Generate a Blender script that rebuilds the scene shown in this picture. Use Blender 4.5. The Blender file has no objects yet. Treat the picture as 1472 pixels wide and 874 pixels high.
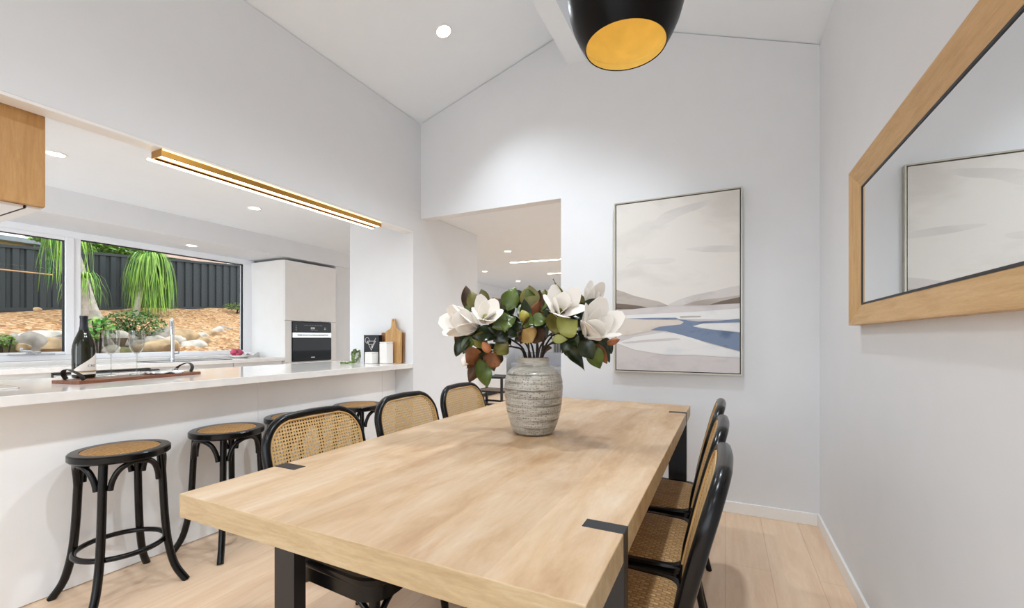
import bpy, bmesh, math, random
from mathutils import Vector, Matrix, Euler
random.seed(7)
WORLD_STRENGTH, SUN, DAY_REAR, FILL_HALL, FILL_KIT, EXPOSURE = 1.8, 1.3, 28, 20, 26, 0.22
S = bpy.context.scene
COL = S.collection
PI = math.pi
TH = 0.4539                       # the camera is turned this far left of the room's long axis
RV = Vector((math.cos(TH), math.sin(TH), 0))
NV = Vector((math.sin(TH), -math.cos(TH), 0))
UP = Vector((0, 0, 1))

# ---------------------------------------------------------------- materials
def lin(c):
    if isinstance(c, str):
        c = c.lstrip('#'); c = [int(c[i:i+2], 16)/255 for i in (0, 2, 4)]
    return tuple((x/12.92 if x <= .04045 else ((x+.055)/1.055)**2.4) for x in c) + (1,)

class NT:
    def __init__(s, name):
        s.m = bpy.data.materials.new(name); s.m.use_nodes = True
        s.t = s.m.node_tree; s.n = s.t.nodes; s.n.clear()
        s.out = s.n.new('ShaderNodeOutputMaterial')
        s.b = s.n.new('ShaderNodeBsdfPrincipled')
        s.t.links.new(s.b.outputs[0], s.out.inputs[0])
    def node(s, typ, ins=None, **props):
        n = s.n.new('ShaderNode'+typ)
        for k, v in props.items(): setattr(n, k, v)
        for k, v in (ins or {}).items(): s.set(n.inputs[k], v)
        return n
    def set(s, inp, v):
        if isinstance(v, bpy.types.NodeSocket): s.t.links.new(v, inp)
        elif isinstance(v, bpy.types.Node): s.t.links.new(v.outputs[0], inp)
        else: inp.default_value = v
    def P(s, **k):
        for a, v in k.items(): s.set(s.b.inputs[a.replace('_', ' ')], v)
    def coord(s, kind='Object', scale=(1, 1, 1), rot=(0, 0, 0), loc=(0, 0, 0)):
        c = s.n.new('ShaderNodeTexCoord')
        mp = s.node('Mapping', {'Scale': scale, 'Rotation': rot, 'Location': loc})
        s.t.links.new(c.outputs[kind], mp.inputs['Vector']); return mp.outputs[0]
    def noise(s, v, scale, detail=4, rough=.5, dist=0):
        return s.node('TexNoise', {'Vector': v, 'Scale': scale, 'Detail': detail, 'Roughness': rough, 'Distortion': dist}).outputs[0]
    def ramp(s, fac, stops, interp='LINEAR'):
        r = s.n.new('ShaderNodeValToRGB'); s.set(r.inputs[0], fac); e = r.color_ramp.elements
        r.color_ramp.interpolation = interp
        while len(e) < len(stops): e.new(.5)
        for el, (p, c) in zip(e, stops): el.position = p; el.color = c if len(c) == 4 else lin(c)
        return r.outputs[0]
    def mix(s, f, a, b, mode='MIX'):
        n = s.n.new('ShaderNodeMix'); n.data_type = 'RGBA'; n.blend_type = mode
        s.set(n.inputs[0], f); s.set(n.inputs[6], a); s.set(n.inputs[7], b); return n.outputs[2]
    def math(s, op, a, b=0.0):
        n = s.n.new('ShaderNodeMath'); n.operation = op; s.set(n.inputs[0], a); s.set(n.inputs[1], b); return n.outputs[0]
    def bump(s, h, strength=.3, dist=.01):
        s.set(s.b.inputs['Normal'], s.node('Bump', {'Height': h, 'Strength': strength, 'Distance': dist}).outputs[0])

def plain(name, col, rough=.5, metal=0, vary=.04, nscale=6, bump=0, coat=0, spec=.5, bscale=60):
    k = NT(name); c = lin(col); v = k.coord()
    n = k.noise(v, nscale)
    d = tuple(x*(1-vary*2) for x in c[:3])+(1,); u = tuple(min(1, x*(1+vary)) for x in c[:3])+(1,)
    k.P(Base_Color=k.ramp(n, [(.3, d), (.7, u)]), Roughness=rough, Metallic=metal, Specular_IOR_Level=spec)
    if coat: k.P(Coat_Weight=coat, Coat_Roughness=.1)
    if bump: k.bump(k.noise(v, bscale, 6), bump, .004)
    return k.m

def emit(name, col, strength):
    k = NT(name); k.P(Base_Color=lin(col), Emission_Color=lin(col), Emission_Strength=strength); return k.m

M = {}
M['wall'] = plain('wall_paint', '#E3E5E8', .75, vary=.006, bump=.03, bscale=140)
M['ceil'] = plain('ceiling_paint', '#F1F7FD', .8, vary=.005)
M['trimw'] = plain('white_gloss_trim', '#F1F0EE', .4, vary=.01)
M['joinery'] = plain('white_satin_joinery', '#E9E8E6', .38, vary=.01)
M['bench'] = plain('warm_white_panel', '#F4F5F6', .55, vary=.01)
M['stone'] = plain('white_engineered_stone', '#EBE9E6', .09, vary=.025, nscale=14)
M['pvc'] = plain('white_window_frame', '#F2F4F8', .3, vary=.005)
M['black'] = plain('black_satin_timber', '#08080A', .24, vary=.1, nscale=20, spec=.32)
M['metal'] = plain('charcoal_powdercoat', '#1C1C20', .45, vary=.06, nscale=30)
M['gasket'] = plain('dark_gasket', '#1B1E22', .5)
M['chrome'] = plain('brushed_steel', '#C9CBCE', .18, metal=1, vary=.02)
M['brass'] = plain('brushed_brass', '#B98A46', .3, metal=1, vary=.05)
M['leather'] = plain('black_leather', '#141313', .5, vary=.1, bump=.2)
M['porcelain'] = plain('white_glazed', '#EDEBE8', .2, vary=.01)
M['cloth'] = plain('white_linen', '#E8E8EA', .85, vary=.03, bump=.2)
M['led'] = emit('warm_led_diffuser', '#FFF3DE', 5.0)
M['glow'] = emit('painted_wall_glow', '#FFD9A0', 1.6)  # emission that imitates the lit wall joint above the brass
M['lens'] = emit('downlight_lens', '#FFF8EC', 9.0)
M['shade'] = plain('black_gloss_enamel', '#050404', .3, vary=.1, spec=.18)
M['gold'] = plain('gold_leaf_lining', '#F4DD84', .5, metal=.0, vary=.05, nscale=12)
M['cord'] = plain('black_cord', '#161616', .6)
M['rock1'] = plain('grey_sandstone', '#A8A096', .9, vary=.25, nscale=7, bump=.7, bscale=18)
M['rock2'] = plain('tan_sandstone', '#BFA47F', .9, vary=.22, nscale=6, bump=.7, bscale=18)
M['rock3'] = plain('pale_sandstone', '#CFC9BE', .9, vary=.18, nscale=6, bump=.6, bscale=18)
M['rock4'] = plain('mossy_stone', '#8C8B5E', .95, vary=.3, nscale=5, bump=.7, bscale=18)
M['trunk'] = plain('pale_grey_bark', '#B9B1A6', .9, vary=.2, nscale=9, bump=.5, bscale=30)
M['stem'] = plain('brown_twig', '#3A2A1E', .7, vary=.2, nscale=30, bump=.3)
M['palm'] = plain('bright_green_strap_leaf', '#93C04A', .5, vary=.3, nscale=2.5)
M['palm2'] = plain('deep_green_strap_leaf', '#4E8A34', .5, vary=.3, nscale=2.5)
M['shrub'] = plain('mid_green_leaf', '#6E8A48', .6, vary=.35, nscale=5)
M['lime'] = plain('fresh_green_leaf', '#5FB53C', .5, vary=.2, nscale=5)
M['hedge'] = plain('yellow_green_leaf', '#8DBB55', .6, vary=.35, nscale=3)
M['petal'] = plain('creamy_white_petal', '#F4EFE8', .55, vary=.02, nscale=12)
M['petal'].node_tree.nodes['Principled BSDF'].inputs['Subsurface Weight'].default_value = .0
def leafmat(name, c1, c2, rough):
    k = NT(name); v = k.coord('Generated')
    n = k.noise(k.coord(), 16, 3)
    k.P(Base_Color=k.ramp(n, [(.3, c1), (.7, c2)]), Roughness=rough, Specular_IOR_Level=.5)
    k.bump(k.noise(k.coord(), 60), .15, .003); return k.m
M['leafdark'] = leafmat('glossy_dark_green_leaf', '#141E12', '#2C3A1B', .28)
M['leafmid'] = leafmat('glossy_mid_green_leaf', '#3B4C1D', '#5E7130', .3)
M['leafolive'] = leafmat('olive_leaf', '#5A5526', '#7C7636', .45)
M['leafpale'] = leafmat('pale_yellow_green_leaf', '#8C9248', '#A9AB62', .45)
M['leafbrown'] = leafmat('rusty_brown_leaf_back', '#5A3219', '#8A5429', .7)
M['leafdkbr'] = leafmat('dark_brown_leaf_back', '#32200F', '#54381C', .6)
M['leaftan'] = leafmat('tan_leaf_back', '#8A6A34', '#A58547', .6)
M['budgold'] = plain('yellow_green_bud', '#A69B3C', .5, vary=.15)
M['budrust'] = plain('rusty_pink_bud', '#B0714A', .5, vary=.2)
M['pink'] = plain('pink_petal', '#C2506A', .6, vary=.2)
M['yellowwall'] = plain('cream_render', '#E6CF93', .85)
M['roofgrey'] = plain('grey_gutter', '#8E969A', .5)
M['pinktim'] = plain('pale_pink_timber', '#DDBFAF', .7, vary=.08)
M['stake'] = plain('raw_timber', '#CDA477', .7, vary=.1)
M['cushion'] = plain('grey_upholstery', '#A9ABB1', .9, vary=.04)
M['tan_top'] = plain('tan_timber_shelf', '#B89C82', .5, vary=.08)
M['rugdark'] = plain('dark_woven_rug', '#2B2B2E', .95, vary=.1)
M['ink'] = plain('white_print', '#E6E6E6', .6)
M['darkink'] = plain('dark_print', '#2A2A2A', .6)
M['bookblk'] = plain('matt_black_cover', '#26272B', .55, vary=.04)
M['pages'] = plain('page_edges', '#15151A', .6)
M['board1'] = None

def wood(name, stops, axis=1, stretch=14, scale=3.2, rough=.45, plank=None, gap='#6e5a45', plankvar=.18, bump=.05, fine=.35):
    """timber: grain runs along the given axis; plank = (length, width, mortar) lays boards"""
    k = NT(name)
    sc = [stretch]*3; sc[axis] = 1.0
    v = k.coord('Object', scale=tuple(sc))
    base = k.coord('Object')
    g = k.noise(v, scale, 6, .62, .6)
    col = k.ramp(g, stops)
    f = k.noise(k.coord('Object', scale=tuple(4*x for x in sc)), scale*2, 4, .7)
    col = k.mix(fine, col, k.ramp(f, [(.35, (.55, .5, .45, 1)), (.6, (1, 1, 1, 1))]), 'MULTIPLY')
    if plank:
        L, W, mo = plank
        pv = k.coord('Object', rot=(0, 0, PI/2) if axis == 1 else (0, 0, 0))
        br = k.node('TexBrick', {'Vector': pv, 'Scale': 1.0, 'Mortar Size': mo, 'Brick Width': L, 'Row Height': W,
                                 'Color1': (0, 0, 0, 1), 'Color2': (1, 1, 1, 1), 'Mortar': (.5, .5, .5, 1), 'Bias': 0.0})
        br.offset = .37; br.offset_frequency = 2
        t = k.ramp(br.outputs[0], [(0, (1-plankvar, 1-plankvar*1.15, 1-plankvar*1.3, 1)), (1, (1.0, 1.0, 1.0, 1))])
        col = k.mix(1.0, col, t, 'MULTIPLY')
        col = k.mix(k.math('MULTIPLY', br.outputs[1], .55), col, lin(gap))
    k.P(Base_Color=col, Roughness=rough)
    if bump: k.bump(f, bump, .002)
    return k

M['oak_floor'] = wood('pale_oak_floor', [(.3, '#DFBE9E'), (.55, '#EACDAF'), (.75, '#EED6BC')], 1, 9, 1.6, .42, (1.9, .21,   .0018), '#B99A80', .04, .02, .10).m
def table_wood():
    k = wood('bleached_mango_tabletop', [(.25, '#B4926E'), (.45, '#C9AB88'), (.62, '#D3BB9F'), (.8, '#DCCBB6')], 1, 5, 2.0, .46, (.92, .193, .0010), '#C2A078', .17, .05, .16)
    b = k.b.inputs['Base Color'].links[0].from_socket; v = k.coord('Object', scale=(2.2, .9, 1))
    n = k.noise(v, 1.7, 5, .6, 1.2)
    k.P(Base_Color=k.mix(1.0, b, k.ramp(n, [(.34, (.86, .78, .70, 1)), (.5, (1, .98, .96, 1)), (.66, (1, 1, 1, 1))]), 'MULTIPLY'))
    return k.m
M['table'] = table_wood()
M['tableedge'] = wood('mango_edge_timber', [(.25, '#A58A64'), (.5, '#BCA47F'), (.75, '#CDBD9F')], 0, 6, 3, .5, None, fine=.25).m
M['oak_cab'] = wood('honey_oak_veneer', [(.25, '#AE7F47'), (.5, '#C2945B'), (.75, '#CEA36C')], 2, 10, 2.4, .45, None, fine=.25).m
M['oak_mirror'] = wood('light_oak_frame', [(.25, '#BA915C'), (.5, '#CAA36E'), (.75, '#D4B07D')], 1, 12, 5, .45, None, fine=.2).m
M['oak_mirror_v'] = wood('light_oak_frame_upright', [(.25, '#BA915C'), (.5, '#CAA36E'), (.75, '#D4B07D')], 2, 12, 5, .45, None, fine=.2).m
M['acacia'] = wood('warm_acacia_board', [(.25, '#A87945'), (.5, '#C49A63'), (.75, '#D3AF7C')], 2, 10, 6, .45, None, fine=.25).m
M['walnut'] = wood('dark_acacia_board', [(.25, '#744A2A'), (.5, '#96643A'), (.75, '#AD7B4C')], 2, 10, 6, .5, None, fine=.3).m
M['traywood'] = wood('red_brown_tray_timber', [(.25, '#5A321E'), (.5, '#7E4B2F'), (.75, '#96603F')], 1, 10, 6, .45, None, fine=.3).m

def cane(holes, c1, c2, pitch=.0125, hr=.30):
    k = NT('open_cane_webbing' if holes else 'tight_woven_cane')
    uv = k.n.new('ShaderNodeUVMap').outputs[0]
    mp = k.node('Mapping', {'Scale': (1/pitch, 1/pitch, 1)}); k.t.links.new(uv, mp.inputs[0])
    sp = k.n.new('ShaderNodeSeparateXYZ'); k.t.links.new(mp.outputs[0], sp.inputs[0])
    fx = k.math('ABSOLUTE', k.math('SUBTRACT', k.math('FRACT', sp.outputs[0]), .5))
    fy = k.math('ABSOLUTE', k.math('SUBTRACT', k.math('FRACT', sp.outputs[1]), .5))
    d = k.math('MAXIMUM', k.math('MAXIMUM', fx, fy), k.math('MULTIPLY', k.math('ADD', fx, fy), .74))
    n = k.noise(uv, 60, 3); n2 = k.noise(uv, 9, 2)
    if holes:
        h = k.math('LESS_THAN', d, hr)
        col = k.mix(n, lin(c1), lin(c2))
        k.P(Base_Color=k.mix(k.math('MULTIPLY', n2, .5), col, lin(c1)), Roughness=.55)
        k.bump(d, .5, .002)
        tr = k.n.new('ShaderNodeBsdfTransparent'); mx = k.n.new('ShaderNodeMixShader')
        k.t.links.new(h, mx.inputs[0]); k.t.links.new(k.b.outputs[0], mx.inputs[1]); k.t.links.new(tr.outputs[0], mx.inputs[2])
        k.t.links.new(mx.outputs[0], k.out.inputs[0])
    else:
        w = k.node('TexChecker', {'Vector': mp.outputs[0], 'Scale': 1.0})
        w2 = k.node('TexBrick', {'Vector': mp.outputs[0], 'Scale': .5, 'Mortar Size': .08, 'Color1': lin(c1), 'Color2': lin(c2), 'Mortar': tuple(x*.35 for x in lin(c1)[:3])+(1,)})
        w2.inputs['Brick Width'].default_value = 1.0; w2.inputs['Row Height'].default_value = .5
        col = k.mix(.30, w2.outputs[0], k.mix(w.outputs[1], lin(c1), lin(c2)))
        col = k.mix(k.math('MULTIPLY', n2, .5), col, lin(c1))
        k.P(Base_Color=col, Roughness=.55)
        k.bump(w2.outputs[1], .6, -.003)
    return k.m
M['cane'] = cane(True, '#C0955A', '#E2C691', .0125, .31)
M['seatcane'] = cane(False, '#98703F', '#CFAB76', .013)
M['stoolcane'] = cane(False, '#A67A44', '#CFA56B', .012)
M['bead'] = plain('cane_bead', '#CDA468', .55)

def glassmat(name, tint=(1, 1, 1, 1), refl=1.0):
    k = NT(name)
    tr = k.n.new('ShaderNodeBsdfTransparent'); tr.inputs[0].default_value = tint
    gl = k.n.new('ShaderNodeBsdfGlossy'); gl.inputs['Roughness'].default_value = .0
    lw = k.node('LayerWeight', {'Blend': .5}); mx = k.n.new('ShaderNodeMixShader')
    k.t.links.new(k.math('MULTIPLY', k.math('ADD', k.math('POWER', lw.outputs['Facing'], 4.0), .04), refl), mx.inputs[0])
    k.t.links.new(tr.outputs[0], mx.inputs[1]); k.t.links.new(gl.outputs[0], mx.inputs[2])
    k.t.links.new(mx.outputs[0], k.out.inputs[0]); return k.m
M['pane'] = glassmat('clear_window_glass', (.98, .99, .99, 1), .12)
def realglass(name, col, rough=0.0, ior=1.45):
    k = NT(name); k.P(Base_Color=col, Roughness=rough, IOR=ior, Transmission_Weight=1.0); return k.m
M['crystal'] = glassmat('thin_clear_crystal', (.88, .88, .86, 1), 1.3)
M['bottle'] = plain('dark_olive_bottle_glass', '#171A08', .05, vary=.3, nscale=8, coat=.6)
def bottleglass():
    k = NT('olive_bottle_glass'); k.P(Base_Color=lin('#1A1C08'), Roughness=.03, Transmission_Weight=.18, IOR=1.45); return k.m
M['bottle'] = bottleglass()
M['foil'] = plain('dark_navy_foil', '#10151F', .35, vary=.1)
M['labelp'] = plain('cream_label_paper', '#E9E3DC', .7)
M['labelgold'] = plain('gold_label_band', '#B08A4A', .4, metal=.4)
def mirrormat():
    k = NT('mirror_silvering'); k.P(Base_Color=(.88, .90, .91, 1), Metallic=1.0, Roughness=.004); return k.m
M['mirror'] = mirrormat()
def ovenglass():
    k = NT('black_oven_glass'); k.P(Base_Color=(.006, .007, .009, 1), Roughness=.03, Specular_IOR_Level=.18); return k.m
M['ovenglass'] = ovenglass()

def mulchmat():
    k = NT('woodchip_mulch'); v = k.coord('Object', scale=(1, 1.0, 1))
    vo = k.node('TexVoronoi', {'Vector': v, 'Scale': 20.0, 'Randomness': 1.0})
    sep = k.n.new('ShaderNodeSeparateColor'); k.t.links.new(vo.outputs['Color'], sep.inputs[0])
    col = k.ramp(sep.outputs[0], [(0, '#8E623C'), (.3, '#B98958'), (.6, '#D3A878'), (.85, '#E4C6A0'), (1, '#7A4E2C')])
    big = k.noise(v, 1.2, 3)
    col = k.mix(k.math('MULTIPLY', big, .35), col, lin('#A87648'))
    k.P(Base_Color=col, Roughness=.95); k.bump(vo.outputs['Distance'], .9, .05); return k.m
M['mulch'] = mulchmat()
M['soil'] = plain('dark_soil', '#5F5140', .95, vary=.3, nscale=6, bump=.8, bscale=14)
M['fence'] = plain('charcoal_colour_steel', '#32383B', .5, vary=.03)

def vasemat():
    k = NT('stamped_stoneware_glaze'); v = k.coord('Object')
    sp = k.n.new('ShaderNodeSeparateXYZ'); k.t.links.new(v, sp.inputs[0])
    z = sp.outputs[2]
    ang = k.math('ARCTAN2', sp.outputs[1], sp.outputs[0])
    wob = k.noise(k.coord('Object', scale=(1, 1, .6)), 9, 3)
    zz = k.math('ADD', z, k.math('MULTIPLY', wob, .008))
    band = k.math('SINE', k.math('MULTIPLY', zz, 2*PI/.033))
    cu = k.node('CombineXYZ', {'X': k.math('MULTIPLY', ang, 9.5), 'Y': k.math('MULTIPLY', z, 95.0), 'Z': 0.0})
    dots = k.node('TexVoronoi', {'Vector': cu.outputs[0], 'Scale': 1.15, 'Randomness': .45})
    st = k.noise(k.coord('Object', scale=(1, 1, 7)), 9, 5, .7)
    base = k.ramp(st, [(.3, '#7D786E'), (.48, '#A9A499'), (.7, '#C8C3B8')])
    low = k.math('MULTIPLY', k.math('LESS_THAN', z, .285), 1.0)
    bandm = k.math('MULTIPLY', low, k.ramp(band, [(.52, (0, 0, 0, 1)), (.95, (1, 1, 1, 1))]))
    patch = k.ramp(k.noise(k.coord('Object', scale=(1, 1, 2.5)), 7, 3), [(.42, (.0, .0, .0, 1)), (.60, (.9, .9, .9, 1))])
    col = k.mix(k.math('MULTIPLY', bandm, patch), base, lin('#57534B'))
    dm = k.math('MULTIPLY', low, k.ramp(dots.outputs['Distance'], [(.16, (1, 1, 1, 1)), (.36, (0, 0, 0, 1))]))
    col = k.mix(k.math('MULTIPLY', dm, .7), col, lin('#59554C'))
    k.P(Base_Color=col, Roughness=.28, Coat_Weight=.25, Coat_Roughness=.12)
    h = k.math('ADD', k.math('MULTIPLY', bandm, -.2), k.math('MULTIPLY', dm, -.6)); k.bump(h, .6, .006)
    return k.m
M['vase'] = vasemat()

def canvasmat(name, c1, c2, scale=2.2, stretch=(1, 1, 2.2), c3=None):
    k = NT(name); v = k.coord('Object', scale=stretch)
    n = k.noise(v, scale, 4, .55, .4)
    k.P(Base_Color=k.ramp(n, [(.35, c1), (.5, c3 or c2), (.65, c2)]), Roughness=.85)
    k.bump(k.noise(k.coord(), 300, 2), .08, .001); return k.m
M['p_sky'] = canvasmat('painted_cloud_cream', '#D3CFCA', '#DEDAD5', 1.8)
M['p_cloud'] = canvasmat('painted_cloud_grey', '#CECBC8', '#D8D4D0', 2.5)
M['p_taupe'] = canvasmat('painted_taupe_hill', '#A69E97', '#B9B2AB', 4)
M['p_mauve'] = canvasmat('painted_pale_mauve_hill', '#C2BDBB', '#CFCAC7', 4)
M['p_dark'] = canvasmat('painted_dark_umber', '#5E534D', '#74685F', 6)
M['p_blue'] = canvasmat('painted_steel_blue', '#5C6E8C', '#7A8AA4', 5)
M['p_white'] = canvasmat('painted_snow_white', '#DCDEE2', '#E6E6E6', 4)
M['p_sand'] = canvasmat('painted_pale_sand', '#CFC4B9', '#D9D0C7', 4)
M['p_lilac'] = canvasmat('painted_pale_lilac', '#C4C0C2', '#D0CBCB', 4)
M['stripe_d'] = plain('dark_slat', '#2C2C2E', .6)

# ---------------------------------------------------------------- mesh helpers
def obj(name, bm, mat, parent=None, loc=(0, 0, 0), rot=(0, 0, 0), smooth=None):
    """link one mesh object; smooth = angle in degrees for auto smoothing"""
    bmesh.ops.recalc_face_normals(bm, faces=bm.faces)
    me = bpy.data.meshes.new(name)
    if smooth is not None:
        lim = math.radians(smooth)
        for f in bm.faces: f.smooth = True
        for e in bm.edges:
            if len(e.link_faces) == 2 and e.calc_face_angle(0) > lim: e.smooth = False
    bm.to_mesh(me); bm.free()
    for m in (mat if isinstance(mat, (list, tuple)) else [mat]): me.materials.append(m)
    o = bpy.data.objects.new(name, me); COL.objects.link(o)
    o.location = loc; o.rotation_euler = rot
    if parent is not None: o.parent = parent
    return o
def tag(o, label=None, cat=None, group=None, kind=None):
    if label: o['label'] = label
    if cat: o['category'] = cat
    if group: o['group'] = group
    if kind: o['kind'] = kind
    return o
def thing(name, label, cat, loc=(0, 0, 0), rz=0, group=None, rot=None):
    o = bpy.data.objects.new(name, None); COL.objects.link(o)
    o.location = loc; o.rotation_euler = rot or (0, 0, rz); o.empty_display_size = .1
    return tag(o, label, cat, group)
def struct(name, bm, mat, parent=None, smooth=None):
    o = obj(name, bm, mat, parent, smooth=smooth)
    if parent is None: o['kind'] = 'structure'
    return o
def dup(root, loc, rz, label, group=None):
    r = root.copy(); COL.objects.link(r); r.location = loc; r.rotation_euler = (0, 0, rz)
    r['label'] = label
    if group: r['group'] = group
    for ch in list(root.children):
        c = ch.copy(); COL.objects.link(c); c.parent = r
        for g in list(ch.children):
            d = g.copy(); COL.objects.link(d); d.parent = c
    return r
def box(bm, x0, x1, y0, y1, z0, z1, bev=0, seg=2, mi=0):
    r = bmesh.ops.create_cube(bm, size=1.0)
    vs = r['verts']
    for v in vs:
        v.co = Vector(((x0+x1)/2+v.co.x*(x1-x0), (y0+y1)/2+v.co.y*(y1-y0), (z0+z1)/2+v.co.z*(z1-z0)))
    fs = set(f for v in vs for f in v.link_faces)
    for f in fs: f.material_index = mi
    if bev:
        es = list(set(e for v in vs for e in v.link_edges))
        r2 = bmesh.ops.bevel(bm, geom=es, offset=bev, segments=seg, affect='EDGES', profile=.5)
        for f in r2['faces']: f.material_index = mi
    return bm
def BX(*a, **k):
    bm = bmesh.new(); box(bm, *a, **k); return bm
def smoothpath(pts, n=8, closed=False):
    P = [Vector(p) for p in pts]; out = []; N = len(P)
    rng = range(N if closed else N-1)
    for i in rng:
        if closed: a, b, c, d = P[(i-1) % N], P[i], P[(i+1) % N], P[(i+2) % N]
        else: a, b, c, d = P[max(i-1, 0)], P[i], P[i+1], P[min(i+2, N-1)]
        for j in range(n):
            t = j/n
            out.append(.5*((2*b)+(c-a)*t+(2*a-5*b+4*c-d)*t*t+(3*b-a-3*c+d)*t**3))
    if not closed: out.append(P[-1])
    return out
def tube(bm, pts, r, seg=10, closed=False, ref=None, r2=None, mi=0):
    """sweep an ellipse along pts; r / r2 may be a number or a list; r lies along ref"""
    P = [Vector(p) for p in pts]; N = len(P)
    ra = r if isinstance(r, (list, tuple)) else [r]*N
    rb = ra if r2 is None else (r2 if isinstance(r2, (list, tuple)) else [r2]*N)
    rings = []; nrm = None
    for i in range(N):
        if closed: t = P[(i+1) % N]-P[i-1]
        else: t = P[min(i+1, N-1)]-P[max(i-1, 0)]
        t.normalize()
        if ref is not None:
            u = Vector(ref); u = u-t*u.dot(t)
            if u.length < 1e-4: u = t.orthogonal()
        else:
            u = (nrm-t*nrm.dot(t)) if nrm is not None else t.orthogonal()
            if u.length < 1e-6: u = t.orthogonal()
        u.normalize(); nrm = u; w = t.cross(u)
        rings.append([bm.verts.new(P[i]+u*(ra[i]*math.cos(2*PI*k/seg))+w*(rb[i]*math.sin(2*PI*k/seg))) for k in range(seg)])
    for i in range(N if closed else N-1):
        A, B = rings[i], rings[(i+1) % N]
        for k in range(seg):
            f = bm.faces.new((A[k], A[(k+1) % seg], B[(k+1) % seg], B[k])); f.material_index = mi
    if not closed:
        for R in (rings[0], rings[-1]):
            f = bm.faces.new(R); f.material_index = mi
    return bm
def TB(*a, **k):
    bm = bmesh.new(); tube(bm, *a, **k); return bm
def lathe(bm, prof, seg=32, mi=0, cap=True, origin=(0, 0, 0)):
    o = Vector(origin); rings = []
    for (r, z) in prof:
        if r < 1e-5: rings.append([bm.verts.new(o+Vector((0, 0, z)))])
        else: rings.append([bm.verts.new(o+Vector((r*math.cos(2*PI*k/seg), r*math.sin(2*PI*k/seg), z))) for k in range(seg)])
    for A, B in zip(rings, rings[1:]):
        for k in range(seg):
            a = A[k % len(A)]; b = A[(k+1) % len(A)]; c = B[(k+1) % len(B)]; d = B[k % len(B)]
            vs = []
            for v in (a, b, c, d):
                if v not in vs: vs.append(v)
            if len(vs) > 2:
                f = bm.faces.new(vs); f.material_index = mi
    if cap:
        for R in (rings[0], rings[-1]):
            if len(R) > 2:
                f = bm.faces.new(R); f.material_index = mi
    return bm
def LT(*a, **k):
    bm = bmesh.new(); lathe(bm, *a, **k); return bm
def prism(bm, poly, lo, hi, axis='z', mi=0):
    """extrude a 2-D polygon between lo and hi along axis (poly in the other two axes, in order)"""
    def P(a, b, t): return {'z': (a, b, t), 'y': (a, t, b), 'x': (t, a, b)}[axis]
    A = [bm.verts.new(P(a, b, lo)) for a, b in poly]; B = [bm.verts.new(P(a, b, hi)) for a, b in poly]
    n = len(poly); fs = [bm.faces.new(A[::-1]), bm.faces.new(B)]
    for i in range(n): fs.append(bm.faces.new((A[i], A[(i+1) % n], B[(i+1) % n], B[i])))
    for f in fs: f.material_index = mi
    return bm
def PR(*a, **k):
    bm = bmesh.new(); prism(bm, *a, **k); return bm
def roundpoly(pts, r, n=6):
    """round the corners of a 2-D polygon"""
    out = []; N = len(pts)
    for i in range(N):
        p = Vector(pts[i]).to_2d() if len(pts[i]) > 2 else Vector(pts[i]); a = Vector(pts[i-1]); b = Vector(pts[(i+1) % N])
        rr = r[i] if isinstance(r, (list, tuple)) else r
        da = (a-p).normalized(); db = (b-p).normalized()
        s = p+da*rr; e = p+db*rr
        for j in range(n+1):
            t = j/n; out.append(tuple((1-t)**2*s+2*t*(1-t)*p+t*t*e))
    return out
def textmesh(name, s, size, mat, parent, loc, rot, depth=.0004, align='CENTER'):
    cu = bpy.data.curves.new(name, 'FONT'); cu.body = s; cu.size = size; cu.extrude = depth; cu.align_x = align; cu.align_y = 'CENTER'
    t = bpy.data.objects.new(name, cu); COL.objects.link(t)
    bpy.context.view_layer.update()
    me = bpy.data.meshes.new_from_object(t.evaluated_get(bpy.context.evaluated_depsgraph_get()))
    bpy.data.objects.remove(t); bpy.data.curves.remove(cu)
    me.materials.clear(); me.materials.append(mat)
    o = bpy.data.objects.new(name, me); COL.objects.link(o)
    o.location = loc; o.rotation_euler = rot; o.parent = parent
    return o
# ---------------------------------------------------------------- camera
F, VH, H = 628.53, 485.9, 1.2
cam = bpy.data.cameras.new('camera'); camo = bpy.data.objects.new('camera', cam); COL.objects.link(camo)
camo.location = (0, 0, H); camo.rotation_euler = (PI/2, 0, TH)
cam.sensor_fit = 'HORIZONTAL'; cam.sensor_width = 36; cam.lens = F/1472*36
cam.shift_y = (VH-437)/1472; cam.clip_start = .02
S.camera = camo
def at(u, v, **k):
    """the point of the room seen at photo position (u, v) on the plane X=, Y= or Z="""
    a = (u-736)/F; b = (VH-v)/F
    r = Vector((-math.sin(TH)+math.cos(TH)*a, math.cos(TH)+math.sin(TH)*a, b))
    ax, val = list(k.items())[0]; i = 'XYZ'.index(ax)
    t = (val-(0, 0, H)[i])/r[i]
    return Vector((0, 0, H))+r*t

# ---------------------------------------------------------------- the room
XL, YB, XR = -2.61, 3.367, .541
RX, RZ = -1.06, 3.71
SLL, SLR = (RZ-3.243)/(RX-XL), (RZ-3.075)/(XR-RX)
Y0 = -2.6
struct('floor', BX(-5.6, .66, Y0, 10.2, -.12, 0), M['oak_floor'])
struct('wall_left', PR([(Y0, 2.194), (3.253, 2.194), (3.253, 2.4), (YB, 2.4), (YB, 3.235), (Y0, 3.235)], XL-.1, XL, 'x'), M['wall'])
struct('wall_pantry', BX(-3.41, XL, 3.253, 4.42, 0, 2.398), M['wall'])
bm = PR([(-1.2, 0), (XR, 0), (XR, 3.07), (RX, 3.705), (-1.2, 3.66)], YB, YB+.1, 'y')
prism(bm, [(XL, 2.335), (-1.2, 2.335), (-1.2, 3.66), (XL, 3.238)], YB, YB+.1, 'y')
struct('wall_back', bm, M['wall'])
struct('wall_right', BX(XR, XR+.12, Y0, YB+.1, 0, 3.06), M['wall'])
ax, bx = XL-.14, XR+.13
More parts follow.
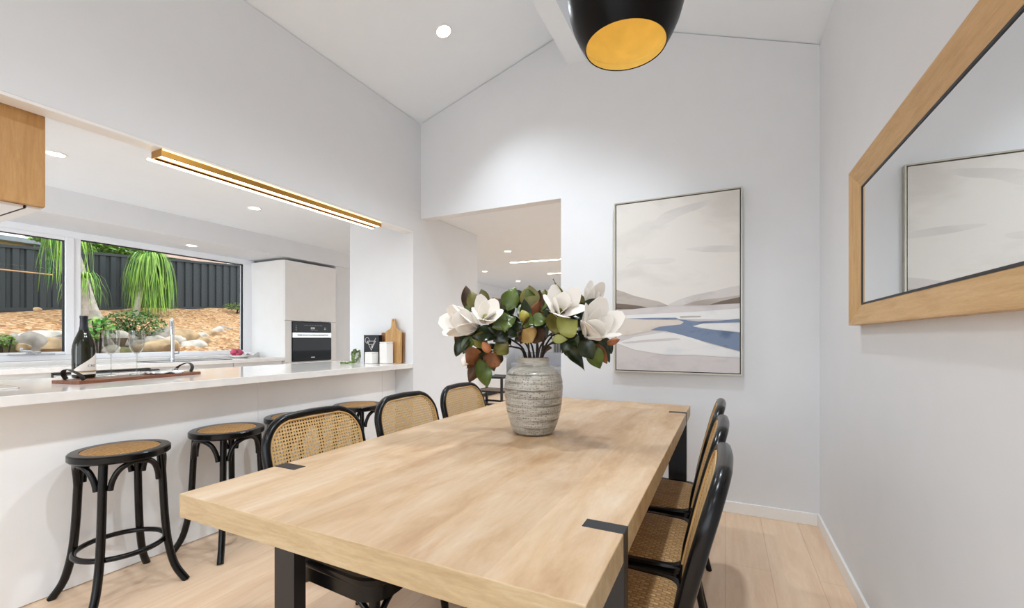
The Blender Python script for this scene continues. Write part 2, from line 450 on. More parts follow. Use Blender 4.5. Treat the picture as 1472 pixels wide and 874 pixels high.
struct('ceiling', PR([(ax, 3.243-.14*SLL), (RX, RZ), (bx, 3.075-.13*SLR), (bx, 3.22), (RX, RZ+.2), (ax, 3.4)], Y0, YB+.1, 'y'), M['ceil'])
struct('trim_1', BX(-1.137, -.993, Y0, YB, 3.40, 3.72), M['ceil'])
struct('ceiling_kitchen', BX(-4.8, XL-.1, Y0, 10.2, 2.4, 2.55), M['ceil'])
struct('ceiling_hall', BX(XL-.1, .66, YB+.1, 10.2, 2.4, 2.55), M['ceil'])
struct('trim_2', BX(-5.62, -4.8, Y0, 10.2, 2.19, 2.55), M['wall'])
struct('trim_3', BX(XL-.1, XL-.003, Y0, 3.253, 2.18, 2.1945), M['trimw'])
struct('baseboard_right', BX(XR-.013, XR, Y0, YB, 0, .078, bev=.003), M['trimw'])
struct('baseboard_back', BX(-1.2, XR-.013, YB-.013, YB, 0, .078, bev=.003), M['trimw'])
bm = bmesh.new()
WX = -5.46
box(bm, -5.62, -5.50, Y0, 3.60, 0, 1.0); box(bm, -5.62, -5.50, 3.60, 10.2, 0, 2.2); box(bm, -5.62, -5.50, Y0, .35, 1.0, 2.2)
struct('wall_window', bm, M['wall'])
struct('wall_oven', BX(-5.49, -4.84, 4.36, 10.2, 0, 2.19), M['wall'])
struct('wall_far', BX(-4.84, .66, 10.1, 10.2, 0, 2.4), M['wall'])

# ---------------------------------------------------------------- kitchen window
w = thing('window_1', None, None, (0, 0, 0)); w['kind'] = 'structure'
bm = bmesh.new()
zb, zt = 1.0, 2.19
ML0, ML1 = at(92, 420, X=WX).y, at(115, 420, X=WX).y           # the mullion between sash and fixed pane
RE = at(348.5, 420, X=WX).y
GB, GT = 1.05, 2.125
LT0 = .47
for y0, y1, z0, z1 in [(.35, 3.60, zb, GB), (.35, 3.60, GT, zt), (RE, 3.60, GB, GT), (ML1-.05, ML1, GB, GT), (.35, .40, GB, GT)]:
    box(bm, WX-.05, WX+.02, y0, y1, z0, z1, bev=.004)
struct('window_frame', bm, M['pvc'], w)
bm = bmesh.new()
for y0, y1, z0, z1 in [(LT0, ML0, GB+.001, GB+.025), (LT0, ML0, GT-.03, GT+.004), (ML0, ML1-.049, GB, GT+.004), (.40, LT0, GB, GT+.004)]:
    box(bm, WX-.04, WX+.03, y0, y1, z0, z1, bev=.005)
struct('sash_frame', bm, M['pvc'], w)
bm = bmesh.new()
for y0, y1, z0, z1 in [(ML1, RE, GT-.010, GT-.002), (RE-.010, RE-.001, GB, GT-.01), (LT0, ML0, GT-.036, GT-.029), (ML0-.008, ML0, GB+.025, GT-.03)]:
    box(bm, WX-.02, WX+.012, y0, y1, z0, z1)
struct('glazing_gasket', bm, M['gasket'], w)
struct('glass_pane', BX(WX-.012, WX-.006, LT0, ML0, GB+.02, GT-.02), M['pane'], w)
struct('glass_pane', BX(WX-.012, WX-.006, ML1, RE, GB, GT), M['pane'], w)
wy = at(42, 511, X=-5.42).y
bm = BX(-5.435, -5.405, wy-.13, wy+.16, 1.052, 1.064, bev=.004)
tube(bm, smoothpath([(-5.41, wy+.04, 1.066), (-5.40, wy-.0, 1.085), (-5.395, wy-.05, 1.09), (-5.39, wy-.055, 1.115)], 5), [.009]*16, 8)
box(bm, -5.43, -5.40, wy-.02, wy+.07, 1.062, 1.082, bev=.006)
tag(struct('window_winder', bm, M['chrome'], w), 'metal window winder')
struct('trim_4', BX(-5.50, -5.28, .3, 3.56, .94, 1.0, bev=.004), M['stone'])   # the raised ledge under the window

# ---------------------------------------------------------------- kitchen units
tag(obj('sink_worktop', BX(-5.275, -4.79, -1.5, 3.556, .925, .966, bev=.004), M['stone']),
    'white stone worktop running under the garden window', 'worktop')
def cabinet(name, y0, y1, label, cat, n, mat, z1=.925):
    t = thing(name, label, cat, (-5.0, (y0+y1)/2, 0))
    hw = (y1-y0)/2
    obj('carcass', BX(-.27, .165, -hw+.002, hw-.002, .1, z1-.002), M['joinery'], t)
    obj('kickboard', BX(-.2, .12, -hw+.002, hw-.002, 0, .1), M['joinery'], t)
    for i in range(n):
        a = -hw+2*hw*i/n+.002; b = -hw+2*hw*(i+1)/n-.002
        obj('door', BX(.167, .185, a, b, .11, z1-.04, bev=.002), mat, t)
    return t
cabinet('base_cabinet', .66, 1.525, 'white base cabinet under the window left of the dishwasher', 'cabinet', 2, M['joinery'])
dw = thing('dishwasher', 'white fronted dishwasher with black top edge beneath window worktop', 'dishwasher', (-5.0, 1.86, 0))
obj('body', BX(-.27, .165, -.32, .32, .02, .921), M['joinery'], dw)
obj('door_panel', BX(.167, .187, -.318, .318, .11, .895, bev=.002), M['joinery'], dw)
tag(obj('top_trim', BX(.16, .19, -.325, .325, .903, .917), M['gasket'], dw), 'black top edge strip')
obj('display', BX(.187, .191, -.06, .06, .870, .885), M['gasket'], dw)
cabinet('base_cabinet', 2.19, 2.96, 'white base cabinet under the sink and tap', 'cabinet', 2, M['joinery'])
cabinet('base_cabinet', 2.965, 3.553, 'white base cabinet in the corner beside the oven tower', 'cabinet', 1, M['joinery'])
sk = thing('sink', 'flush sink with thin dark rim set in the window worktop', 'sink', (-5.02, 2.60, .966))
bm = bmesh.new()
for x0, x1, y0, y1 in [(-.17, -.155, -.36, .36), (.155, .17, -.36, .36), (-.17, .17, -.36, -.345), (-.17, .17, .345, .36)]: box(bm, x0, x1, y0, y1, 0, .004)
obj('rim', bm, M['gasket'], sk); obj('basin', BX(-.155, .155, -.345, .345, 0, .0015), M['chrome'], sk)
tb = at(246, 517, Z=.968); tb = Vector((-5.24, 2.575, .966))
tp = thing('kitchen_tap', 'tall brushed steel gooseneck tap at the window sink', 'tap', tb, -.5)
obj('base_ring', LT([(0.026, 0), (.026, .008), (.02, .014), (0, .014)], 20), M['chrome'], tp, smooth=40)
path = [(0, 0, .01), (0, 0, .15), (0, 0, .32)]+[(.085-.085*math.cos(a), 0, .34+.085*math.sin(a)) for a in [k*PI/10 for k in range(0, 11)]]+[(.17, 0, .27)]
obj('spout', TB(path, [.019, .017]+[.015]*(len(path)-2), 14), M['chrome'], tp, smooth=50)
bm = TB([(0, .015, .07), (0, .055, .072)], .010, 10); tube(bm, [(0, .05, .072), (.01, .055, .10), (.02, .058, .135)], [.006, .005, .004], 8)
obj('lever', bm, M['chrome'], tp, smooth=50)
pl = thing('fruit_plate', 'white plate with pink flowers and crumpled napkin near oven tower', 'plate', (-5.17, 3.25, 1.0-.034))
obj('dish', LT([(0, .012), (.07, .012), (.11, .026), (.115, .03), (.11, .022), (.065, 0), (0, 0)], 32), M['porcelain'], pl, smooth=50)
for i in range(6):
    a = i*1.05; bm = bmesh.new(); bmesh.ops.create_icosphere(bm, subdivisions=2, radius=.026+.006*(i % 2))
    for v in bm.verts: v.co *= 1+.22*math.sin(9*v.co.x/.026+i)*math.cos(7*v.co.y/.026)
    obj('pink_flower', bm, M['pink'], pl, (-.03+.035*math.cos(a), -.03+.04*math.sin(a), .045+.018*(i % 3)), smooth=60)
nk = thing('crumpled_napkin', 'crumpled white napkin hanging over the edge of the flower plate', 'napkin', (-5.17, 3.37, .99))
bm = bmesh.new(); bmesh.ops.create_grid(bm, x_segments=14, y_segments=14, size=.075)
for v in bm.verts: v.co.z = .025+.02*math.sin(v.co.x*70)*math.cos(v.co.y*45+1)-.12*max(0, v.co.y)*.5
r = bmesh.ops.solidify(bm, geom=bm.faces[:], thickness=.003)
obj('cloth', bm, M['cloth'], nk, smooth=60)

# oven tower
ot = thing('oven_tower', 'tall white handleless cabinet holding the built-in oven', 'cabinet', (-4.82, 3.945, 0))
hw = .385
bm = BX(-.64, 0, -hw, -hw+.018, .0, 2.155); box(bm, -.64, 0, hw-.018, hw, 0, 2.155)
box(bm, -.64, -.60, -hw+.018, hw-.018, 0, 2.155); box(bm, -.60, -.0, -hw+.018, hw-.018, .885, .905); box(bm, -.60, 0, -hw+.018, hw-.018, 1.41, 1.43); box(bm, -.6, 0, -hw+.018, hw-.018, 2.13, 2.155)
obj('carcass', bm, M['joinery'], ot)
obj('door', BX(.001, .021, -hw+.001, hw-.001, 1.415, 2.15, bev=.002), M['joinery'], ot)
obj('drawer', BX(.001, .021, -hw+.001, hw-.001, .11, .898, bev=.002), M['joinery'], ot)
for a, b in ((-hw+.001, -.297), (.297, hw-.001)): obj('side_filler', BX(.001, .021, a, b, .902, 1.411), M['joinery'], ot)
ov = thing('built_in_oven', 'black glass built-in oven with steel handle in white tower', 'oven', (-4.80, 3.945, .908))
obj('body', BX(-.5, -.002, -.28, .28, .005, .495), M['metal'], ov)
pn = obj('control_panel', BX(0, .014, -.294, .294, .365, .492, bev=.002), M['ovenglass'], ov)
bm = bmesh.new()
for i in range(4): box(bm, .0142, .0146, -.03+i*.017, -.019+i*.017, .405, .430)
obj('clock_digits', bm, M['ink'], pn); bm = bmesh.new()
for i in range(12): box(bm, .0142, .0146, -.13+i*.024, -.122+i*.024, .450, .455)
for i in range(8): box(bm, .0142, .0146, -.03+i*.014, -.024+i*.014, .388, .392)
obj('touch_icons', bm, M['ink'], pn); bm = bmesh.new()
for i in range(4): box(bm, .0142, .0146, .18+.018*(i % 2), .19+.018*(i % 2), .40+.018*(i//2), .41+.018*(i//2))
obj('touch_icons', bm, M['ink'], pn); bm = bmesh.new()
for i in range(3): box(bm, .0142, .0146, -.25, -.235, .39+.025*i, .396+.025*i)
obj('touch_icons', bm, M['ink'], pn)
dr = obj('oven_door', BX(0, .016, -.294, .294, .004, .292, bev=.002), M['ovenglass'], ov)
obj('maker_mark', BX(.0162, .0166, -.026, .030, .038, .050), M['ink'], dr)
tag(obj('door_trim', BX(0, .018, -.294, .294, .296, .361, bev=.003), M['chrome'], ov), 'brushed steel band')
bm = TB([(.05, -.20, .33), (.05, .21, .33)], .009, 10)
for y in (-.19, .20): tube(bm, [(.015, y, .33), (.05, y, .33)], .007, 8)
obj('handle', bm, M['chrome'], ov, smooth=50)

# breakfast bar
tag(obj('benchtop', BX(-3.56, XL, -1.6, 3.25, .921, .9655, bev=.003), M['stone']), 'long polished white stone breakfast bar top', 'benchtop')
bb = thing('bench_base', 'warm white panelled base beneath the breakfast bar', 'bench', (-3.18, 0, 0))
obj('carcass', BX(-.36, .345, -1.58, 3.248, 0, .92), M['bench'], bb)
ys = [-1.58, -.55, .50, 1.889, 3.07, 3.249]
for a, b in zip(ys, ys[1:]): obj('panel', BX(.346, .364, a+.0008, b-.0008, .004, .918, bev=.001), M['bench'], bb)

# oak overhead cabinet + range hood
oc = thing('overhead_cabinet', 'honey oak overhead cabinet hanging over the breakfast bar', 'cabinet', (-2.99, -.35, 1.782))
obj('carcass', BX(-.255, .250, -1.2, 1.19, 0, .614), M['oak_cab'], oc)
for i in range(3): obj('door', BX(.2505, .268, -1.2+.8*i+.001, -.4+.8*i-.011+(.0), .0, .612, bev=.0015), M['oak_cab'], oc)
for i in range(3): obj('door', BX(-.275, -.256, -1.2+.8*i+.001, -.4+.8*i-.011, .0, .612, bev=.0015), M['oak_cab'], oc)
rh = thing('range_hood', 'white glass range hood fitted under the oak cabinet', 'range hood', (-2.99, -.35, 1.782))
obj('glass_panel', BX(-.268, .235, -1.2, 1.13, -.014, -.001, bev=.002), M['joinery'], rh)
tag(obj('edge_trim', BX(-.268, .235, 1.133, 1.137, -.014, -.001), M['gasket'], rh), 'thin black edge trim')
obj('shadow_rail', BX(-.268, .24, 1.14, 1.185, -.010, -.001), M['joinery'], rh)

# ---------------------------------------------------------------- lights
def spot(loc, e, size=1.9, r=.06, col=(.865, .94, 1), parent=None, rot=(0, 0, 0), blend=.9):
    l = bpy.data.lights.new('downlight_fill_spot', 'SPOT'); l.energy = e; l.spot_size = size; l.spot_blend = blend; l.shadow_soft_size = r; l.color = col
    o = bpy.data.objects.new('downlight_fill_spot', l); COL.objects.link(o); o.location = loc; o.rotation_euler = rot; return o
def downlight(loc, label, e, rot=(0, 0, 0), group=None, r=.045):
    t = thing('recessed_downlight', label, 'downlight', loc, rot=rot, group=group)
    obj('trim_ring', LT([(r, -.004), (r+.012, -.005), (r+.014, 0), (r, 0)], 28, cap=False), M['trimw'], t, smooth=40)
    obj('lens', LT([(0, -.003), (r, -.003), (r, .0), (0, .0)], 28), M['lens'], t)
    n = Euler(rot).to_matrix() @ Vector((0, 0, -1))
    spot(Vector(loc)+n*.03, e, rot=rot)
    return t
E_D = 46
P = Vector((-1.87, 2.68, 0)); P.z = RZ+SLL*(P.x-RX)-.0005
downlight(P, 'round downlight in the left slope of the raked ceiling', E_D*1.5, rot=(0, -math.atan(SLL), 0), r=.052)
for x, y, ke in [(-1.87, -1.2, 1.5), (-.25, 2.3, 2.2), (-.25, .9, 1.7), (-.2, -.7, 1.6)]:  # unseen spots without fixtures
    z = RZ+SLL*(x-RX) if x < RX else RZ-SLR*(x-RX)
    spot((x, y, z-.04), E_D*ke, rot=(0, -math.atan(SLL) if x < RX else math.atan(SLR), 0))
downlight((-3.92, 1.256, 2.3995), 'kitchen ceiling downlight beside the oak cabinet', E_D*.8)
downlight((-3.905, 2.585, 2.3995), 'kitchen ceiling downlight beyond the brass linear light', E_D*.8)
spot((-3.9, -.1, 2.37), E_D*.8)
downlight((-5.13, 2.70, 2.1895), 'downlight in the lowered soffit above the window sink', E_D*.3)
downlight((-2.70, 5.40, 2.3995), 'largest hall downlight seen through the doorway', E_D*.8)
downlight((-3.89, 6.85, 2.3995), 'hall downlight nearest the doorway\'s left reveal', E_D*.8)
downlight((-3.92, 8.33, 2.3995), 'lowest hall downlight just above the magnolia leaves', E_D*.8)
def stripe(a, b, label):
    t = thing('linear_ceiling_light', label, 'strip light', ((a[0]+b[0])/2, (a[1]+b[1])/2, 2.3995))
    d = Vector((b[0]-a[0], b[1]-a[1], 0)); t.rotation_euler = (0, 0, math.atan2(d.y, d.x)); L = d.length/2
    obj('profile', BX(-L, L, -.035, .035, -.006, 0), M['trimw'], t); obj('diffuser', BX(-L+.01, L-.01, -.025, .025, -.009, -.0055), M['lens'], t)
stripe((-3.07, 6.22), (-1.6, 6.33), 'longer recessed strip light in the hall ceiling')
stripe((-2.97, 7.59), (-1.6, 7.72), 'shorter recessed strip light farther down the hall ceiling')

# brass linear light under the beam
ll = thing('linear_light', 'brass linear light glowing warm under the beam over breakfast bar', 'linear light', (-2.665, 2.04, 2.18))
L = .80
bm = BX(.040, .046, -L, L, -.038, 0); box(bm, -.05, .04, -L, L, -.012, 0); box(bm, -.05, -.044, -L, L, -.038, 0); box(bm, -.014, -.004, -L, L, -.038, -.012)
box(bm, -.05, .046, -L-.004, -L, -.038, 0); box(bm, -.05, .046, L, L+.004, -.038, 0)
obj('brass_channel', bm, M['brass'], ll)
obj('diffuser', BX(-.003, .038, -L+.004, L-.004, -.036, -.0125, bev=.004), M['led'], ll)
obj('edge_glow_strip', BX(-.060, -.046, -L-.02, L+.01, -.046, -.0385, bev=.001), M['led'], ll)
obj('edge_glow_strip', BX(.0465, .050, -L, L, -.008, -.0005), M['glow'], ll)  # glowing strip stands in for lamplight falling on the wall
l = bpy.data.lights.new('linear_lamp', 'AREA'); l.shape = 'RECTANGLE'; l.size = .08; l.size_y = 1.55; l.energy = 1.5; l.color = (1, .93, .82)
o = bpy.data.objects.new('linear_lamp', l); COL.objects.link(o); o.location = (-2.66, 2.04, 2.10)

# ---------------------------------------------------------------- hall furniture
st = thing('side_table', 'black metal framed side table with tan shelf beyond the doorway', 'side table', (-3.70, 6.85, 0))
bm = bmesh.new(); fw, fd, fh = .27, .22, .53
for sx in (-1, 1):
    for sy in (-1, 1): box(bm, sx*fw-.018, sx*fw+.018, sy*fd-.018, sy*fd+.018, 0, fh)
for z in (.05, .27, fh-.013):
    for sy in (-1, 1): box(bm, -fw, fw, sy*fd-.016, sy*fd+.016, z-.016, z+.016)
    for sx in (-1, 1): box(bm, sx*fw-.016, sx*fw+.016, -fd, fd, z-.016, z+.016)
obj('frame', bm, M['metal'], st)
tag(obj('shelf', BX(-fw+.012, fw-.012, -fd+.012, fd-.012, .265, .282), M['tan_top'], st), 'tan timber shelf')
obj('table_top', BX(-fw+.012, fw-.012, -fd+.012, fd-.012, fh-.014, fh-.002), M['metal'], st)
tb2 = tag(obj('tissue_box', BX(-.06, .06, -.06, .06, 0, .10, bev=.008), M['porcelain'], None, (-3.78, 6.85, .5335)), 'small white box on the black side table', 'box')
so = thing('grey_sofa', 'pale grey sofa behind the vase in the far room', 'sofa', (-3.1, 9.35, 0))
obj('base', BX(-1.3, 1.3, -.42, .42, .12, .42, bev=.03), M['cushion'], so)
obj('backrest', BX(-1.3, 1.3, .2, .45, .42, .86, bev=.06, seg=3), M['cushion'], so)
for sx in (-1, 1): obj('arm', BX(sx*1.2-.12, sx*1.2+.12, -.42, .44, .3, .64, bev=.05, seg=3), M['cushion'], so)
for k in range(3): obj('seat_cushion', BX(-1.06+.71*k, -.37+.71*k, -.42, .2, .42, .56, bev=.04, seg=3), M['cushion'], so)
for sx in (-1, 1):
    for sy in (-1, 1): obj('foot', BX(sx*1.15-.03, sx*1.15+.03, sy*.34-.03, sy*.34+.03, 0, .12), M['metal'], so)
sp = at(802.5, 506, Y=10.08)
pnl = thing('striped_panel', 'narrow dark and pale striped panel on the far wall', 'wall panel', (sp.x, 10.1, .72))
obj('backing', BX(-.12, .12, -.02, 0, 0, 1.0), M['joinery'], pnl)
for k in range(6): obj('slat', BX(-.11+.04*k, -.092+.04*k, -.035, -.02, 0, 1.0), M['stripe_d'], pnl)
lc = thing('low_cabinet', 'low white cabinet along the hall wall left of the side table', 'cabinet', (-4.6, 7.6, 0))
obj('carcass', BX(-.235, .2, -1.1, 1.1, .08, .78, bev=.004), M['joinery'], lc)
for k in range(3): obj('door', BX(.201, .22, -1.1+.733*k+.003, -.367+.733*k-.003, .1, .76, bev=.002), M['joinery'], lc)
obj('plinth', BX(-.22, .17, -1.06, 1.06, 0, .08), M['metal'], lc)

# ---------------------------------------------------------------- garden
def zf(y): return 1.69+.07*(y-3.05)
def zg(x, y):
    t = (x+7.9)/(-11.5+7.9)
    if x < -7.9: z = 1.22+(zf(y)-1.22)*min(1, t)
    else: z = 1.22-.22*(x+7.9)
    if x > -7.62: z -= .5*min(1, max(0, (3.7-y)*2))*min(1, (x+7.62)/.12)
    return z+.02*math.sin(x*2.1+y*1.3)+.015*math.sin(x*5+y*4.1)
struct('ground', BX(-40, 30, -40, 40, -.5, -.13), M['soil'])
bm = bmesh.new(); nx, ny = 60, 120; gv = {}
for i in range(nx+1):
    for j in range(ny+1):
        x = -6.9-i*(4.58/nx); y = -3+j*(16/ny); gv[i, j] = bm.verts.new((x, y, zg(x, y)+random.uniform(-.012, .012)))
for i in range(nx):
    for j in range(ny): bm.faces.new((gv[i, j], gv[i+1, j], gv[i+1, j+1], gv[i, j+1]))
bot = bmesh.ops.extrude_face_region(bm, geom=bm.faces[:])
for v in [g for g in bot['geom'] if isinstance(g, bmesh.types.BMVert)]: v.co.z = -.2
tag(obj('mulch_bed', bm, M['mulch'], smooth=60), 'tan woodchip mulch covering the sloping garden bed', 'mulch', kind='stuff')
# corrugated fence
fn = thing('boundary_fence', 'charcoal corrugated steel fence across the back of the garden', 'fence', (-11.5, 0, 0))
fa, fb = at(0, 352, X=-11.5), at(326, 380, X=-11.5)
FS = (fb.z-fa.z)/(fb.y-fa.y)
ftop = lambda y: fa.z+FS*(y-fa.y)
bm = bmesh.new(); pr = []; y = -3.0
k = 0
while y < 12.5:
    d = [0, 0, .035, .035][k % 4]; pr.append((y, d)); y += [.085, .02, .05, .02][k % 4]; k += 1
A = []
for (y, d) in pr:
    zt = ftop(y)
    A.append([bm.verts.new((-d, y, zf(y)-.2)), bm.verts.new((-d, y, zt)), bm.verts.new((-d-.01, y, zf(y)-.2)), bm.verts.new((-d-.01, y, zt))])
for a, b in zip(A, A[1:]):
    bm.faces.new((a[0], b[0], b[1], a[1])); bm.faces.new((a[2], a[3], b[3], b[2])); bm.faces.new((a[1], b[1], b[3], a[3]))
obj('sheeting', bm, M['fence'], fn)
def rail(dz0, dz1, base):
    bm = bmesh.new()
    prism(bm, [(-3, base(-3)+dz0), (12.5, base(12.5)+dz0), (12.5, base(12.5)+dz1), (-3, base(-3)+dz1)], -.045, .02, 'x'); return bm
top = ftop
obj('top_rail', rail(-.035, .015, top), M['fence'], fn)
obj('bottom_rail', rail(-.02, .05, zf), M['fence'], fn)
a = at(-30, 384, X=-11.3); b = at(75, 395, X=-11.3)
tag(obj('timber_batten', TB([a, b], .013, 6), M['stake']), 'thin raw timber batten fixed across the dark fence at left', 'batten')
a = at(228, 361, X=-11.6); b = at(327, 375, X=-11.6); c = at(327, 381, X=-11.6)
bm = PR([(a.y, a.z), (b.y, b.z), (c.y, c.z), (at(228, 367.5, X=-11.6).y, at(228, 367.5, X=-11.6).z)], -11.66, -11.62, 'x')
tag(obj('pink_timber_rail', bm, M['pinktim']), 'pale pink timber rail above the fence on the right', 'rail')
# neighbour's house
nh = thing('neighbouring_house', 'cream rendered neighbouring house behind the left of the fence', 'house', (-16, 2, 0))
a = at(-10, 347, X=-16); b = at(80, 352, X=-16); zt = at(0, 344, X=-16).z
obj('wall', BX(-4, 0, -5, b.y-2-.2, 0, zt-.05), M['yellowwall'], nh)
obj('roof', PR([(.35, zt-.05), (.35, zt+.06), (-2, zt+.35), (-4.3, zt+.06), (-4.3, zt-.05)], -5.3, b.y-1.9, 'y'), M['roofgrey'], nh)
dp = at(55, 350, X=-15.9)
obj('downpipe', TB([(.1, dp.y-2, .0), (.1, dp.y-2, zt-.05)], .11, 10), M['roofgrey'], nh)
# strap-leaf palms
def blade(bm, c, az, R, Hh, lift, wdt, mi):
    d = Vector((math.cos(az), math.sin(az), 0)); side = Vector((-d.y, d.x, 0)); prev = None; n = 9; tw = random.uniform(-.15, .15)
    for i in range(n+1):
        t = i/n
        p = Vector(c)+d*(R*(1-math.exp(-4.2*t))/(.985))+UP*(lift*math.sin(min(1, t*2.2)*PI)*.6-Hh*t**1.7)+side*(tw*t*t)
        wv = side*(wdt*(1-t)**.6+.001)
        cur = (bm.verts.new(p-wv), bm.verts.new(p+wv))
        if prev:
            f = bm.faces.new((prev[0], cur[0], cur[1], prev[1])); f.material_index = mi
        prev = cur
def palm(name, label, crown, base, Rm, Hm, n, wdt, r0, r1, half=None, mid=None):
    t = thing(name, label, 'palm', base)
    c = Vector(crown)-Vector(base)
    pts = smoothpath([(0, 0, -.1)]+(mid or [])+[c*.55+Vector((0, 0, .05)), c], 6)
    N = len(pts)
    obj('trunk', TB(pts, [r0+(r1-r0)*min(1, 1.6*i/(N-1)) for i in range(N)], 12), M['trunk'], t, smooth=60)
    bm = bmesh.new()
    for i in range(n):
        az = random.uniform(0, 2*PI)
        blade(bm, c+Vector((0, 0, .02)), az, Rm*random.uniform(.25, 1), Hm*random.uniform(.45, 1.0), random.uniform(.05, .28), wdt*random.uniform(.6, 1.2), 0 if random.random() < .7 else 1)
    obj('foliage', bm, [M['palm'], M['palm2']], t)
def onbed(u, v, X):
    p = at(u, v, X=X); p.z = zg(p.x, p.y); return p
palm('ponytail_palm', 'large ponytail palm with bright drooping strap leaves in front of the fence', at(216, 372, X=-10.6), onbed(192, 455, -10.4), .47, 1.3, 620, .011, .06, .045)
palm('ponytail_palm', 'tall grey-trunked ponytail palm half hidden behind the window mullion', at(94, 330, X=-10.0), onbed(140, 465, -9.6), .42, 1.15, 120, .010, .20, .07, mid=[at(128, 448, X=-9.6)-onbed(140, 465, -9.6)])
palm('ponytail_palm', 'small ponytail palm tuft just right of the window mullion', at(121, 403, X=-9.3), onbed(124, 455, -9.3), .36, .5, 70, .008, .05, .04)
def leafy(name, label, cat, ctr, rad, n, size, mats, stems=5):
    base = Vector(ctr)-Vector((0, 0, rad[2])); base.z = min(base.z, zg(base.x, base.y))if name != 'hedge' else -.13
    t = thing(name, label, cat, base); c = Vector(ctr)-base
    bm = bmesh.new()
    for i in range(stems):
        e = c+Vector((random.uniform(-.7, .7)*rad[0], random.uniform(-.7, .7)*rad[1], random.uniform(-.1, .7)*rad[2]))
        tube(bm, smoothpath([(random.uniform(-.05, .05), random.uniform(-.05, .05), -.03), (e.x*.4, e.y*.4, e.z*.6), e], 4), .008, 6)
    obj('stems', bm, M['stem'], t)
    bm = bmesh.new()
    for i in range(n):
        while True:
            q = Vector((random.uniform(-1, 1), random.uniform(-1, 1), random.uniform(-1, 1)))
            if .35 < q.length < 1: break
        p = c+Vector((q.x*rad[0], q.y*rad[1], q.z*rad[2]))
        R = Euler((random.uniform(-.9, .9), random.uniform(-.9, .9), random.uniform(0, 6.28))).to_matrix(); s = size*random.uniform(.6, 1.2)
        vs = [bm.verts.new(p+R@Vector(v)*s) for v in [(0, -1, 0), (.45, -.1, .12), (0, 1, -.1), (-.45, -.1, .12)]]
        f = bm.faces.new((vs[0], vs[1], vs[2])); f.material_index = i % len(mats); f = bm.faces.new((vs[0], vs[2], vs[3])); f.material_index = i % len(mats)
    obj('foliage', bm, mats, t)
leafy('garden_shrub', 'spreading green shrub above the rocks behind the wine glasses', 'shrub', at(192, 470, X=-7.75), (.3, .42, .24), 1500, .028, [M['shrub'], M['palm2']], 9)
leafy('leafy_plant', 'bright green broad-leaved plant beside the wine bottle neck', 'plant', at(141, 473, X=-7.15), (.14, .17, .16), 110, .050, [M['lime'], M['palm']], 6)
leafy('hedge', 'yellow green hedge rising beyond the fence', 'hedge', at(172, 356, X=-12.6), (.5, 1.6, .30), 3400, .07, [M['hedge'], M['palm']], 12)
leafy('garden_shrub', 'low grey green ground plant at the far right foot of the fence', 'shrub', at(341, 441, X=-11.0), (.2, .35, .1), 350, .03, [M['shrub']], 4)
leafy('moss_clump', 'mossy green clump over the leftmost garden rocks', 'plant', at(6, 490, X=-7.2), (.10, .10, .07), 200, .02, [M['hedge'], M['shrub']], 3)
# rocks of the retaining edge
rocks = [  # u, v, width px, height px, X, kind, label
 (12, 499, 34, 22, -7.35, 4, 'mossy stone at the far left of the rock edge'),
 (42, 496, 24, 24, -7.3, 1, 'grey upright boulder left of the long pale slab'),
 (70, 484, 44, 11, -7.4, 3, 'long pale stone slab in the left window pane'),
 (76, 499, 34, 17, -7.3, 2, 'tan block under the long pale slab'),
 (27, 484, 16, 9, -7.45, 1, 'small grey stone above the mossy stone'),
 (93, 497, 18, 20, -7.35, 1, 'grey boulder hidden partly by the mullion'),
 (112, 495, 30, 22, -7.4, 2, 'tan boulder behind the wine bottle'),
 (152, 500, 24, 20, -7.3, 1, 'grey boulder behind the left wine glass'),
 (171, 487, 18, 15, -7.5, 3, 'pale rounded stone between the two wine glasses'),
 (165, 505, 20, 11, -7.2, 3, 'low pale stone at the left glass stem'),
 (180, 506, 13, 10, -7.15, 4, 'small yellow mossy stone by the right glass stem'),
 (201, 498, 20, 18, -7.35, 1, 'grey boulder right of the wine glasses'),
 (222, 489, 20, 9, -7.55, 3, 'flat pale stone left of the tap'),
 (239, 484, 26, 17, -7.6, 1, 'blue grey pointed rock behind the tap'),
 (230, 501, 44, 17, -7.3, 2, 'large tan block low behind the tap'),
 (266, 486, 30, 16, -7.55, 2, 'tan peaked rock right of the tap'),
 (263, 501, 22, 15, -7.4, 1, 'dark grey rock low right of the tap'),
 (280, 502, 28, 16, -7.3, 3, 'pale peaked stone on the sill line right of the tap'),
 (291, 485, 16, 9, -7.9, 3, 'small pale stone in the middle of the right mulch'),
 (304, 482, 20, 9, -8.1, 2, 'low tan stone left of the white boulder'),
 (315, 478, 15, 12, -8.4, 3, 'white rounded boulder in the right mulch'),
 (325, 474, 11, 8, -8.7, 1, 'small grey stone behind the white boulder'),
 (337, 477, 18, 8, -8.8, 2, 'flat tan stone farthest right in the mulch'),
 (302, 506, 24, 6, -7.3, 1, 'low grey stone at the sill right end'),
 (33, 500, 12, 12, -7.2, 2, 'small brown stone between the mossy stone and the grey boulder'),
 (84, 489, 14, 8, -7.3, 1, 'grey wedge of stone at the end of the pale slab'),
 (103, 486, 16, 12, -7.5, 1, 'grey stone behind the mullion foot'),
 (135, 492, 22, 16, -7.45, 2, 'tan stone left of the left wine glass'),
 (188, 492, 22, 14, -7.45, 1, 'grey stone behind the right wine glass'),
 (212, 484, 16, 10, -7.7, 2, 'tan stone under the shrub edge left of the tap'),
 (250, 492, 20, 14, -7.45, 3, 'pale stone just right of the tap stem'),
 (293, 494, 22, 12, -7.5, 2, 'tan stone in front of the middle pale stones'),
 (54, 445, 6, 5, -11.2, 2, 'little stone at the foot of the left fence'),
]
